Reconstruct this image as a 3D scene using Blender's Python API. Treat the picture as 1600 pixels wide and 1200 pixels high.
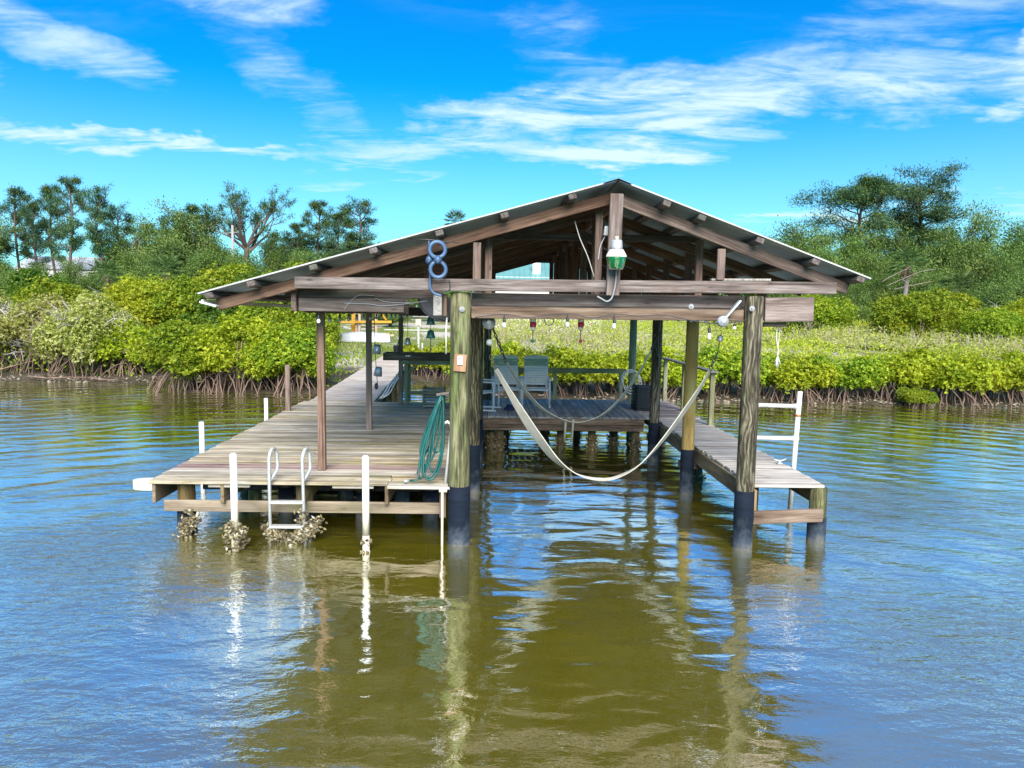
import bpy, bmesh, math, random
import numpy as np
from mathutils import Vector, Matrix

random.seed(11)
RNG = np.random.default_rng(11)
SC = bpy.context.scene
COL = SC.collection
for o in list(bpy.data.objects):
    bpy.data.objects.remove(o)

# ------------------------------------------------------------------ camera
CAM_H, FPX = 2.83, 1110.0
PITCH, YAW, ROLL = math.radians(5.9), math.radians(1.5), math.radians(0.9)
CAM_R = Matrix.Rotation(-YAW, 3, 'Z') @ Matrix.Rotation(math.pi / 2 - PITCH, 3, 'X') @ Matrix.Rotation(ROLL, 3, 'Z')
cam_d = bpy.data.cameras.new('camera')
cam = bpy.data.objects.new('camera', cam_d)
COL.objects.link(cam)
cam.matrix_world = Matrix.Translation((0, 0, CAM_H)) @ CAM_R.to_4x4()
cam_d.sensor_width = 36.0
cam_d.lens = 36.0 * FPX / 1600.0
cam_d.clip_start = 0.1
cam_d.clip_end = 2000.0
SC.camera = cam


def at(px, py, z=None, Y=None):
    """point of the place seen at a photograph pixel, at height z or at distance Y"""
    d = CAM_R @ Vector(((px - 800) / FPX, -(py - 600) / FPX, -1.0))
    t = (z - CAM_H) / d.z if z is not None else Y / d.y
    return Vector((0, 0, CAM_H)) + d * t


# ------------------------------------------------------------------ light
SUN_EL, SUN_AZ = math.radians(36), math.radians(177)     # azimuth from +Y, clockwise: behind the viewer, to the east
sun_dir = Vector((math.sin(SUN_AZ) * math.cos(SUN_EL), math.cos(SUN_AZ) * math.cos(SUN_EL), math.sin(SUN_EL)))
sun_d = bpy.data.lights.new('sun', 'SUN')
sun_d.energy = 4.1
sun_d.angle = math.radians(44)          # a sun veiled by thin cirrus: soft shadows
sun_d.color = (1.0, 0.95, 0.86)
sun = bpy.data.objects.new('sun', sun_d)
COL.objects.link(sun)
sun.location = (10, -20, 30)
sun.rotation_euler = sun_dir.to_track_quat('Z', 'Y').to_euler()

world = bpy.data.worlds.new('World')
SC.world = world
world.use_nodes = True
WT = world.node_tree
WT.nodes.clear()


class NT:
    """small helper for writing node graphs"""
    def __init__(s, tree):
        s.t = tree

    def n(s, typ, **kw):
        nd = s.t.nodes.new(typ)
        for k, v in kw.items():
            setattr(nd, k, v)
        return nd

    def put(s, sock, v):
        if isinstance(v, bpy.types.NodeSocket):
            s.t.links.new(v, sock)
        elif v is not None:
            sock.default_value = v

    def math(s, op, a, b=None, c=None, clamp=False):
        nd = s.n('ShaderNodeMath', operation=op, use_clamp=clamp)
        for i, v in enumerate((a, b, c)):
            s.put(nd.inputs[i], v)
        return nd.outputs[0]

    def mix(s, f, a, b, mode='MIX', clamp=False):
        nd = s.n('ShaderNodeMix', data_type='RGBA', blend_type=mode, clamp_result=clamp)
        s.put(nd.inputs[0], f)
        s.put(nd.inputs[6], a if not isinstance(a, tuple) or len(a) == 4 else a + (1,))
        s.put(nd.inputs[7], b if not isinstance(b, tuple) or len(b) == 4 else b + (1,))
        return nd.outputs[2]

    def noise(s, vec, scale, detail=4, rough=0.55, dist=0.0, dim='3D'):
        nd = s.n('ShaderNodeTexNoise', noise_dimensions=dim)
        s.put(nd.inputs['Vector'], vec)
        s.put(nd.inputs['Scale'], scale)
        s.put(nd.inputs['Detail'], detail)
        s.put(nd.inputs['Roughness'], rough)
        s.put(nd.inputs['Distortion'], dist)
        return nd.outputs[0]

    def ramp(s, f, stops, interp='LINEAR'):
        nd = s.n('ShaderNodeValToRGB')
        nd.color_ramp.interpolation = interp
        e = nd.color_ramp.elements
        while len(e) < len(stops):
            e.new(0.5)
        for el, (p, c) in zip(e, stops):
            el.position = p
            el.color = tuple(c) + (1,) if len(c) == 3 else c
        s.put(nd.inputs[0], f)
        return nd.outputs[0]

    def smooth(s, v, a, b):
        nd = s.n('ShaderNodeMapRange', interpolation_type='SMOOTHSTEP')
        s.put(nd.inputs[0], v)
        nd.inputs[1].default_value = a
        nd.inputs[2].default_value = b
        return nd.outputs[0]

    def xyz(s, vec):
        nd = s.n('ShaderNodeSeparateXYZ')
        s.put(nd.inputs[0], vec)
        return nd.outputs

    def comb(s, x, y, z):
        nd = s.n('ShaderNodeCombineXYZ')
        for i, v in enumerate((x, y, z)):
            s.put(nd.inputs[i], v)
        return nd.outputs[0]

    def mapping(s, vec, scale=(1, 1, 1), loc=(0, 0, 0), rot=(0, 0, 0)):
        nd = s.n('ShaderNodeMapping')
        s.put(nd.inputs[0], vec)
        nd.inputs[1].default_value = loc
        nd.inputs[2].default_value = rot
        nd.inputs[3].default_value = scale
        return nd.outputs[0]


def build_world():
    w = NT(WT)
    sky = w.n('ShaderNodeTexSky', sky_type='NISHITA')
    sky.sun_disc = False
    sky.sun_elevation = SUN_EL
    sky.sun_rotation = SUN_AZ
    sky.air_density = 1.0
    sky.dust_density = 0.2
    sky.ozone_density = 2.5
    hs = w.n('ShaderNodeHueSaturation')
    hs.inputs['Hue'].default_value = 0.495
    hs.inputs['Saturation'].default_value = 1.45
    hs.inputs['Value'].default_value = 1.0
    w.put(hs.inputs['Color'], sky.outputs[0])
    base = w.mix(1.0, hs.outputs[0], SKY_TINT, 'MULTIPLY')
    g = w.n('ShaderNodeTexCoord').outputs['Generated']
    x, y, z = w.xyz(g)[:]
    az = w.math('ARCTAN2', x, y)
    el = w.math('ARCSINE', z)
    # thin cirrus on a plane high above: streaks warped by a wider noise
    zz = w.math('ADD', w.math('MAXIMUM', z, 0.0), 0.12)
    pl = w.comb(w.math('DIVIDE', x, zz), w.math('DIVIDE', y, zz), 0.0)
    streak = w.noise(w.mapping(pl, scale=(0.8, 2.1, 1), rot=(0, 0, 0.45)), 2.3, 8, 0.64, 0.8)
    wide = w.noise(w.mapping(pl, scale=(0.55, 0.9, 1), loc=(3.1, 1.7, 0)), 0.9, 2, 0.5, 0.5)
    # the individual clouds, each at its own bearing (azimuth, elevation, half sizes, tilt, density), in radians
    wn = w.n('ShaderNodeTexNoise')
    w.put(wn.inputs['Vector'], w.comb(w.math('MULTIPLY', az, 5.0), w.math('MULTIPLY', el, 12.0), 0.0))
    wn.inputs['Scale'].default_value = 1.7
    wn.inputs['Detail'].default_value = 4
    wn.inputs['Roughness'].default_value = 0.62
    wr, wg, wb_ = w.xyz(wn.outputs['Color'])[:]
    azw = w.math('ADD', az, w.math('MULTIPLY', w.math('SUBTRACT', wr, 0.5), 0.17))
    elw = w.math('ADD', el, w.math('MULTIPLY', w.math('SUBTRACT', wg, 0.5), 0.085))
    total = None
    for (a0, e0, ra, re, tilt, dens) in CLOUDS:
        mp = w.n('ShaderNodeMapping', vector_type='TEXTURE')
        w.put(mp.inputs[0], w.comb(azw, elw, 0.0))
        mp.inputs[1].default_value = (a0, e0, 0)
        mp.inputs[2].default_value = (0, 0, tilt)
        mp.inputs[3].default_value = (ra, re, 1)
        ln = w.n('ShaderNodeVectorMath', operation='DOT_PRODUCT')
        w.put(ln.inputs[0], mp.outputs[0])
        w.put(ln.inputs[1], mp.outputs[0])
        m = w.math('MULTIPLY_ADD', ln.outputs['Value'], -0.42 * dens, dens)
        total = m if total is None else w.math('MAXIMUM', total, m)
    total = w.math('MAXIMUM', total, 0.0)
    feather = w.noise(w.mapping(pl, scale=(1.0, 2.2, 1), rot=(0, 0, 0.8), loc=(5, 2, 0)), 6.0, 5, 0.58, 1.2)
    texc = w.smooth(w.math('MULTIPLY_ADD', feather, 0.22, w.math('MULTIPLY', streak, 0.78)), 0.31, 0.68)
    d1 = w.math('MULTIPLY', total, w.math('MULTIPLY_ADD', texc, 1.05, 0.26))
    d1 = w.smooth(d1, 0.10, 1.10)
    back = w.math('MULTIPLY', w.smooth(wide, 0.40, 0.66), w.math('MULTIPLY', w.smooth(streak, 0.40, 0.72), 0.24))
    hz = w.math('MULTIPLY', w.smooth(el, 0.30, 0.02), 0.42)
    dens = w.math('MAXIMUM', d1, back)
    dens = w.math('MAXIMUM', dens, hz)
    dens = w.math('ADD', dens, w.math('MULTIPLY', hz, 0.3))
    col = w.mix(w.math('MINIMUM', dens, 0.97), base, CLOUD_COL)
    bg = w.n('ShaderNodeBackground')
    w.put(bg.inputs[0], col)
    bg.inputs[1].default_value = SKY_STRENGTH
    out = w.n('ShaderNodeOutputWorld')
    w.put(out.inputs[0], bg.outputs[0])


SKY_STRENGTH = 0.15
SKY_TINT = (0.025, 0.53, 0.68)
CLOUD_COL = (2.55, 3.30, 3.20)


def cl(px, py, rx, ry, tilt, dens):
    return ((px - 771) / 1110.0, math.atan((486 - py) / 1110.0), rx / 1110.0, ry / 1110.0, tilt, dens)


CLOUDS = [
    cl(850, 188, 160, 28, 0.03, 1.0), cl(1050, 172, 230, 42, 0.06, 1.0), cl(1330, 172, 200, 38, -0.10, 0.82),
    cl(1500, 178, 180, 26, -0.05, 0.85), cl(1492, 125, 24, 56, -0.45, 0.95), cl(980, 240, 200, 25, 0.05, 0.95),
    cl(690, 240, 210, 30, 0.1, 0.66), cl(395, 22, 105, 56, -0.1, 0.92), cl(85, 105, 75, 24, 0.5, 0.66),
    cl(170, 145, 150, 30, -0.35, 0.62), cl(455, 155, 140, 36, -0.55, 0.48), cl(290, 263, 230, 13, 0.0, 0.95),
    cl(30, 200, 100, 40, -0.3, 0.6), cl(1570, 330, 150, 24, 0.0, 0.72), cl(1240, 350, 190, 20, 0.1, 0.75),
    cl(1465, 225, 50, 17, 0.2, 0.85), cl(1400, 85, 240, 40, 0.1, 0.5), cl(600, 285, 160, 16, 0.1, 0.55),
    cl(870, 105, 90, 50, -0.7, 0.5),
]
build_world()

SC.view_settings.view_transform = 'Standard'
SC.view_settings.look = 'None'
SC.view_settings.gamma = 1.0
SC.view_settings.exposure = 1.05
SC.view_settings.use_curve_mapping = False
SC.render.engine = 'CYCLES'
SC.cycles.use_denoising = True
SC.cycles.max_bounces = 7
SC.cycles.diffuse_bounces = 5
SC.cycles.glossy_bounces = 3
SC.cycles.transmission_bounces = 4
SC.cycles.transparent_max_bounces = 6
SC.cycles.caustics_reflective = False
SC.cycles.caustics_refractive = False
SC.cycles.sample_clamp_indirect = 6.0


# ------------------------------------------------------------------ materials
def new_mat(name):
    m = bpy.data.materials.new(name)
    m.use_nodes = True
    m.node_tree.nodes.clear()
    t = NT(m.node_tree)
    out = t.n('ShaderNodeOutputMaterial')
    b = t.n('ShaderNodeBsdfPrincipled')
    t.put(out.inputs[0], b.outputs[0])
    return m, t, b, out


def plain(name, col, rough=0.5, metal=0.0, var=0.12, scale=6.0, bump=0.0, spec=0.5, stain=None):
    """one paint or plastic with uneven wear"""
    m, t, b, out = new_mat(name)
    tc = t.n('ShaderNodeTexCoord').outputs['Object']
    rnd = t.n('ShaderNodeObjectInfo').outputs['Random']
    v = t.mapping(tc)
    nz = t.noise(v, scale, 6, 0.6)
    lo = tuple(c * (1 - var) for c in col)
    hi = tuple(min(1, c * (1 + var)) for c in col)
    c = t.ramp(nz, [(0.3, lo), (0.7, hi)])
    if stain:
        n2 = t.noise(v, scale * 0.7, 8, 0.7)
        c = t.mix(t.smooth(n2, 0.52, 0.72), c, stain)
    t.put(b.inputs['Base Color'], c)
    t.put(b.inputs['Roughness'], t.math('ADD', rough - 0.1, t.math('MULTIPLY', nz, 0.2)))
    b.inputs['Metallic'].default_value = metal
    b.inputs['Specular IOR Level'].default_value = spec
    if bump:
        bp = t.n('ShaderNodeBump')
        bp.inputs['Strength'].default_value = bump
        bp.inputs['Distance'].default_value = 0.01
        t.put(bp.inputs['Height'], t.noise(v, scale * 5, 6, 0.6))
        t.put(b.inputs['Normal'], bp.outputs[0])
    return m


def wood(name, dark, mid, light, axis='X', moss=None, moss_lo=0.5, moss_hi=0.75, wavy=0.0, vary=0.35, rough=0.85,
         grain=1.0, low=None, split=0.6, streak=0.0):
    """weathered timber: grain along one axis, knots, splits, per-board tone"""
    m, t, b, out = new_mat(name)
    tc = t.n('ShaderNodeTexCoord').outputs['Object']
    rnd = t.n('ShaderNodeObjectInfo').outputs['Random']
    off = t.comb(t.math('MULTIPLY', rnd, 53.1), t.math('MULTIPLY', rnd, 17.3), t.math('MULTIPLY', rnd, 31.7))
    add = t.n('ShaderNodeVectorMath', operation='ADD')
    t.put(add.inputs[0], tc)
    t.put(add.inputs[1], off)
    p = add.outputs[0]
    k = (0.9, 13, 13) if axis == 'X' else (13, 13, 0.9)
    k2 = (3.0, 60, 60) if axis == 'X' else (60, 60, 3.0)
    k3 = (1.2, 2.6, 2.6) if axis == 'X' else (2.6, 2.6, 1.2)
    g1 = t.noise(t.mapping(p, scale=tuple(v * grain for v in k)), 1.0, 7, 0.62, 0.6 + wavy)
    g2 = t.noise(t.mapping(p, scale=k2), 1.0, 4, 0.6, 0.3)
    blot = t.noise(t.mapping(p, scale=k3), 1.0, 5, 0.6, 0.3)
    h = t.math('ADD', t.math('MULTIPLY', g1, 0.65), t.math('MULTIPLY', g2, 0.35))
    if wavy:
        wv = t.n('ShaderNodeTexWave', wave_type='BANDS', bands_direction='X' if axis == 'Z' else 'Z')
        t.put(wv.inputs['Vector'], t.mapping(p, scale=(1, 1, 0.34) if axis == 'Z' else (0.34, 1, 1)))
        wv.inputs['Scale'].default_value = 7.0
        wv.inputs['Distortion'].default_value = 13.0
        wv.inputs['Detail'].default_value = 2.0
        wv.inputs['Detail Scale'].default_value = 1.1
        h = t.math('ADD', t.math('MULTIPLY', h, 0.80), t.math('MULTIPLY', wv.outputs[1], 0.20))
    c = t.ramp(h, [(0.34, dark), (0.49, mid), (0.64, light)])
    # splits: dark thin lines along the grain
    sp = t.smooth(t.noise(t.mapping(p, scale=(0.7, 34, 34) if axis == 'X' else (34, 34, 0.7)), 1.0, 3, 0.5), 0.36, 0.28)
    c = t.mix(t.math('MULTIPLY', sp, split), c, tuple(v * 0.22 for v in dark))
    # knots
    vo = t.n('ShaderNodeTexVoronoi')
    t.put(vo.inputs['Vector'], t.mapping(p, scale=(2.2, 7, 7) if axis == 'X' else (7, 7, 2.2)))
    vo.inputs['Scale'].default_value = 1.0
    kn = t.smooth(vo.outputs['Distance'], 0.13, 0.04)
    c = t.mix(t.math('MULTIPLY', kn, 0.6), c, tuple(v * 0.4 for v in dark))
    c = t.mix(t.smooth(blot, 0.42, 0.72), c, t.mix(1.0, c, (0.62, 0.60, 0.58), 'MULTIPLY'))
    if moss:
        mo = t.noise(t.mapping(p, scale=(0.9, 1.6, 1.6) if axis == 'X' else (3.5, 3.5, 0.8)), 1.3, 6, 0.65)
        c = t.mix(t.math('MULTIPLY', t.smooth(mo, moss_lo, moss_hi), 0.8), c, moss)
    if streak:                                         # long dark weather streaks
        s1 = t.noise(t.mapping(p, scale=(1.1, 9, 9) if axis == 'X' else (9, 9, 1.1)), 1.0, 6, 0.68, 0.35)
        s2 = t.noise(t.mapping(p, scale=(3.6, 26, 26) if axis == 'X' else (26, 26, 3.6)), 1.0, 4, 0.65, 0.2)
        sk = t.smooth(t.math('ADD', t.math('MULTIPLY', s1, 0.7), t.math('MULTIPLY', s2, 0.3)), 0.56, 0.40)
        c = t.mix(t.math('MULTIPLY', sk, streak), c, tuple(v * 0.55 for v in dark))
    if low:                                            # growth on the lowest, wet part of a post
        zc = t.xyz(tc)[2]
        zn = t.math('ADD', zc, t.math('MULTIPLY', t.noise(p, 9.0, 4), 0.25))
        c = t.mix(t.smooth(zn, low[1] + 0.2, low[1]), c, low[0])
    hsv = t.n('ShaderNodeHueSaturation')
    t.put(hsv.inputs['Color'], c)
    t.put(hsv.inputs['Value'], t.math('ADD', 1.0 - vary * 0.55, t.math('MULTIPLY', rnd, vary)))
    r2 = t.math('FRACT', t.math('MULTIPLY', rnd, 71.7))
    t.put(hsv.inputs['Saturation'], t.math('ADD', 0.75, t.math('MULTIPLY', r2, 0.5)))
    t.put(b.inputs['Base Color'], hsv.outputs[0])
    b.inputs['Roughness'].default_value = rough
    b.inputs['Specular IOR Level'].default_value = 0.25
    bp = t.n('ShaderNodeBump')
    bp.inputs['Strength'].default_value = 0.7
    bp.inputs['Distance'].default_value = 0.006
    t.put(bp.inputs['Height'], t.math('SUBTRACT', h, t.math('MULTIPLY', sp, 0.8)))
    t.put(b.inputs['Normal'], bp.outputs[0])
    return m


def leaf_mat(name, stops, transl=0.35, rough=0.5, tone=0.25):
    """leaves: every leaf its own tone, light also comes through"""
    m, t, b, out = new_mat(name)
    isl = t.n('ShaderNodeNewGeometry').outputs['Random Per Island']
    rnd = t.n('ShaderNodeObjectInfo').outputs['Random']
    tc = t.n('ShaderNodeTexCoord').outputs['Object']
    big = t.noise(tc, 0.9, 3, 0.5)
    f = t.math('ADD', t.math('MULTIPLY', isl, 0.62), t.math('MULTIPLY', t.math('SUBTRACT', big, 0.22), 0.9))
    c = t.ramp(f, stops)
    hsv = t.n('ShaderNodeHueSaturation')
    t.put(hsv.inputs['Color'], c)
    t.put(hsv.inputs['Hue'], t.math('ADD', 0.49, t.math('MULTIPLY', rnd, 0.02)))
    t.put(hsv.inputs['Value'], t.math('ADD', 1.0 - tone * 0.5, t.math('MULTIPLY', rnd, tone)))
    t.put(b.inputs['Base Color'], hsv.outputs[0])
    b.inputs['Roughness'].default_value = rough
    b.inputs['Specular IOR Level'].default_value = 0.3
    tr = t.n('ShaderNodeBsdfTranslucent')
    t.put(tr.inputs[0], t.mix(1.0, hsv.outputs[0], (1.25, 1.15, 0.5), 'MULTIPLY'))
    ms = t.n('ShaderNodeMixShader')
    ms.inputs[0].default_value = transl
    t.put(ms.inputs[1], b.outputs[0])
    t.put(ms.inputs[2], tr.outputs[0])
    t.put(out.inputs[0], ms.outputs[0])
    return m


M = {}
M['deck'] = wood('wood_deck_weathered', (0.19, 0.14, 0.085), (0.46, 0.385, 0.275), (0.64, 0.56, 0.44), moss=(0.26, 0.235, 0.085), moss_lo=0.5, moss_hi=0.7, vary=0.5)
M['deck_pale'] = wood('wood_deck_pale', (0.30, 0.25, 0.20), (0.54, 0.48, 0.40), (0.66, 0.61, 0.54), vary=0.3)
M['deck_red'] = wood('wood_deck_reddish', (0.18, 0.11, 0.10), (0.35, 0.25, 0.22), (0.48, 0.38, 0.34), vary=0.3)
M['pier'] = wood('wood_pier_silver', (0.29, 0.25, 0.215), (0.49, 0.44, 0.39), (0.61, 0.56, 0.51), vary=0.22, split=0.4)
M['rear'] = wood('wood_rear_deck', (0.20, 0.17, 0.16), (0.40, 0.36, 0.33), (0.55, 0.51, 0.48), vary=0.45)
M['walk'] = wood('wood_boardwalk', (0.34, 0.28, 0.22), (0.52, 0.44, 0.36), (0.62, 0.55, 0.47), vary=0.2, split=0.3)
M['beam'] = wood('wood_beam_grey_pink', (0.065, 0.044, 0.037), (0.205, 0.15, 0.13), (0.37, 0.30, 0.27), moss=(0.17, 0.09, 0.055), moss_lo=0.52, moss_hi=0.72, vary=0.25, grain=1.2)
M['rafter'] = wood('wood_rafter_brown', (0.06, 0.038, 0.029), (0.18, 0.115, 0.088), (0.32, 0.23, 0.185), vary=0.3)
M['header'] = wood('wood_header_dark', (0.055, 0.045, 0.042), (0.14, 0.11, 0.10), (0.26, 0.22, 0.20), moss=(0.10, 0.12, 0.085), moss_lo=0.5, moss_hi=0.75, vary=0.25)
M['brown'] = wood('wood_brown_wet', (0.07, 0.045, 0.032), (0.21, 0.145, 0.105), (0.35, 0.27, 0.21), vary=0.3)
M['under'] = wood('wood_underframe', (0.12, 0.08, 0.045), (0.27, 0.19, 0.11), (0.40, 0.30, 0.19), moss=(0.17, 0.15, 0.05), moss_lo=0.5, moss_hi=0.7, vary=0.3)
M['post'] = wood('wood_square_post', (0.15, 0.085, 0.06), (0.29, 0.19, 0.145), (0.40, 0.29, 0.23), vary=0.2)
M['rail'] = wood('wood_rail_green_cream', (0.24, 0.22, 0.12), (0.38, 0.36, 0.21), (0.48, 0.46, 0.31), vary=0.15, split=0.3)
M['railtop'] = wood('wood_rail_top', (0.20, 0.18, 0.13), (0.33, 0.30, 0.23), (0.44, 0.41, 0.33), vary=0.15)
M['pile_green'] = wood('piling_mossy', (0.030, 0.027, 0.014), (0.17, 0.165, 0.085), (0.40, 0.38, 0.24), axis='Z', moss=(0.20, 0.25, 0.10), moss_lo=0.46, moss_hi=0.64, vary=0.1, grain=1.7, split=1.0, streak=0.75)
M['pile_dark'] = wood('piling_swirled', (0.035, 0.028, 0.018), (0.13, 0.11, 0.07), (0.32, 0.285, 0.19), axis='Z', wavy=0.5, grain=1.6, streak=0.85, moss=(0.15, 0.16, 0.07), moss_lo=0.55, moss_hi=0.75, vary=0.1)
M['pile_gold'] = wood('piling_golden', (0.18, 0.12, 0.05), (0.33, 0.23, 0.10), (0.44, 0.34, 0.17), axis='Z', moss=(0.27, 0.31, 0.13), moss_lo=0.45, moss_hi=0.7, vary=0.1, split=0.3)
M['pile_teal'] = wood('piling_fresh_green', (0.13, 0.16, 0.09), (0.22, 0.28, 0.17), (0.32, 0.38, 0.25), axis='Z', vary=0.1, split=0.3)
M['pile_old'] = wood('piling_under_deck', (0.05, 0.035, 0.02), (0.15, 0.11, 0.06), (0.27, 0.21, 0.12), axis='Z', moss=(0.10, 0.11, 0.04), vary=0.2)
M['pale_block'] = wood('wood_block_grey', (0.17, 0.15, 0.13), (0.36, 0.33, 0.30), (0.52, 0.49, 0.46), axis='Z', vary=0.2)
M['plaque'] = wood('wood_plaque', (0.32, 0.17, 0.10), (0.48, 0.30, 0.20), (0.58, 0.40, 0.28), axis='Z', vary=0.1)
M['yellow_wood'] = wood('wood_playset', (0.40, 0.20, 0.05), (0.60, 0.36, 0.10), (0.70, 0.46, 0.18), vary=0.2)
M['pink_wood'] = wood('wood_playset_pink', (0.36, 0.22, 0.15), (0.52, 0.36, 0.26), (0.62, 0.46, 0.35), vary=0.2)
M['pvc'] = plain('pvc_white', (0.74, 0.73, 0.70), 0.45, var=0.10, stain=(0.46, 0.41, 0.30))
M['pvc_cream'] = plain('pvc_yellowed', (0.66, 0.59, 0.44), 0.55, var=0.15, stain=(0.48, 0.38, 0.22))
M['pvc_old'] = plain('pvc_stained', (0.58, 0.50, 0.38), 0.6, var=0.2, stain=(0.30, 0.22, 0.11))
M['alu'] = plain('aluminium', (0.52, 0.52, 0.50), 0.5, metal=0.25, var=0.12, scale=14, stain=(0.45, 0.40, 0.30))
M['white'] = plain('white_paint', (0.74, 0.75, 0.77), 0.5, var=0.08)
M['offwhite'] = plain('off_white_vinyl', (0.80, 0.79, 0.75), 0.45, var=0.06)
M['strap'] = plain('webbing_strap', (0.52, 0.49, 0.42), 0.9, var=0.16, scale=5, bump=0.3, stain=(0.46, 0.42, 0.33))
M['chairgreen'] = plain('chair_strap_green', (0.22, 0.38, 0.36), 0.5)
M['hose'] = plain('hose_green', (0.006, 0.085, 0.075), 0.35, var=0.3)
M['black'] = plain('black_plastic', (0.022, 0.024, 0.030), 0.5)
M['mesh'] = plain('black_mesh', (0.03, 0.04, 0.05), 0.8, var=0.5, scale=40)
M['antenna'] = plain('antenna_blue_grey', (0.05, 0.105, 0.20), 0.4, var=0.1)
M['grey_metal'] = plain('grey_metal', (0.50, 0.53, 0.56), 0.45, metal=0.3, stain=(0.30, 0.24, 0.18))
M['ridge'] = plain('tarnished_ridge', (0.12, 0.13, 0.16), 0.5, metal=0.2)
M['steel'] = plain('dark_steel', (0.10, 0.09, 0.085), 0.5, metal=0.6, stain=(0.14, 0.07, 0.04))
M['rust'] = plain('rusty_wire', (0.16, 0.085, 0.055), 0.8)
M['red'] = plain('float_red', (0.42, 0.015, 0.06), 0.45)
M['chime_green'] = plain('chime_green', (0.03, 0.16, 0.14), 0.4)
M['chime_brown'] = plain('chime_brown', (0.20, 0.11, 0.06), 0.5)
M['chime_grey'] = plain('chime_grey', (0.30, 0.36, 0.42), 0.35, metal=0.4)
M['boat'] = plain('boat_hull_white', (0.50, 0.52, 0.54), 0.4)
def oyster_mat():
    m, t, b, out = new_mat('oyster_shell')
    isl = t.n('ShaderNodeNewGeometry').outputs['Random Per Island']
    t.put(b.inputs['Base Color'], t.ramp(isl, [(0.0, (0.05, 0.038, 0.018)), (0.45, (0.17, 0.13, 0.065)), (0.8, (0.34, 0.28, 0.15)), (1.0, (0.55, 0.50, 0.36))]))
    b.inputs['Roughness'].default_value = 0.7
    return m


M['oyster'] = oyster_mat()
M['root'] = plain('mangrove_root', (0.19, 0.122, 0.09), 0.85, var=0.5, scale=3)
M['root_pale'] = plain('bleached_wood', (0.42, 0.36, 0.31), 0.85, var=0.25, scale=3)
M['bark'] = plain('bark', (0.115, 0.085, 0.068), 0.9, var=0.4, scale=4, bump=0.5)
M['bark_grey'] = plain('bark_grey', (0.21, 0.17, 0.15), 0.9, var=0.3, scale=4)
M['twig'] = plain('bare_twig', (0.46, 0.41, 0.35), 0.9, var=0.3, scale=4)
M['dry_stem'] = plain('dry_stem', (0.27, 0.215, 0.165), 0.9, var=0.3, scale=4)
M['house_white'] = plain('house_wall_white', (0.70, 0.69, 0.64), 0.7)
M['grey_white'] = plain('weathered_white', (0.48, 0.47, 0.44), 0.8, var=0.2)
M['cable_grey'] = plain('cable_grey', (0.30, 0.30, 0.31), 0.6)
M['house_grey'] = plain('house_roof_grey', (0.42, 0.43, 0.46), 0.6)
M['house_green'] = plain('house_roof_green', (0.13, 0.29, 0.28), 0.4, var=0.08, scale=1.0)
M['concrete'] = plain('concrete_pole', (0.30, 0.29, 0.28), 0.8)
M['frond_dry'] = plain('palm_skirt_dry', (0.26, 0.18, 0.10), 0.9, var=0.4)
M['stone'] = plain('shore_shell_rubble', (0.28, 0.23, 0.17), 0.9, var=0.5, scale=8)
M['glass'] = plain('bulb_glass', (0.80, 0.80, 0.78), 0.15)

LEAF_MANGROVE = [(0.0, (0.03, 0.075, 0.010)), (0.30, (0.13, 0.235, 0.018)), (0.58, (0.29, 0.40, 0.025)), (0.85, (0.46, 0.50, 0.035)), (1.0, (0.62, 0.58, 0.08))]
LEAF_YELLOW = [(0.0, (0.05, 0.10, 0.010)), (0.25, (0.21, 0.30, 0.018)), (0.55, (0.39, 0.47, 0.025)), (0.85, (0.54, 0.57, 0.035)), (1.0, (0.66, 0.62, 0.08))]
LEAF_DARK = [(0.0, (0.015, 0.045, 0.008)), (0.35, (0.05, 0.12, 0.014)), (0.65, (0.13, 0.23, 0.02)), (1.0, (0.30, 0.38, 0.04))]
LEAF_DRY = [(0.0, (0.10, 0.13, 0.02)), (0.35, (0.30, 0.35, 0.06)), (0.62, (0.48, 0.50, 0.13)), (0.85, (0.54, 0.49, 0.25)), (1.0, (0.58, 0.50, 0.38))]
M['leaf'] = leaf_mat('mangrove_leaf', LEAF_MANGROVE, transl=0.42)
M['leaf_yellow'] = leaf_mat('mangrove_leaf_yellow', LEAF_YELLOW, transl=0.42)  # foliage of a yellower green
M['leaf_dark'] = leaf_mat('mangrove_leaf_dark', LEAF_DARK, transl=0.4)
M['leaf_dry'] = leaf_mat('mangrove_leaf_dry', LEAF_DRY, transl=0.4)
M['leaf_oak'] = leaf_mat('oak_leaf', [(0.0, (0.022, 0.055, 0.016)), (0.4, (0.07, 0.14, 0.032)), (0.7, (0.16, 0.25, 0.045)), (1.0, (0.33, 0.38, 0.08))], transl=0.25)
M['leaf_pine'] = leaf_mat('pine_needles', [(0.0, (0.015, 0.05, 0.03)), (0.4, (0.04, 0.105, 0.05)), (0.75, (0.10, 0.18, 0.05)), (1.0, (0.24, 0.26, 0.06))], transl=0.2)
M['leaf_palm'] = leaf_mat('palm_frond', [(0.0, (0.02, 0.05, 0.015)), (0.5, (0.06, 0.13, 0.03)), (1.0, (0.20, 0.24, 0.07))], transl=0.25)
M['grass'] = leaf_mat('shore_grass', [(0.0, (0.06, 0.12, 0.015)), (0.5, (0.18, 0.26, 0.03)), (1.0, (0.38, 0.36, 0.10))], transl=0.3)


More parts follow.
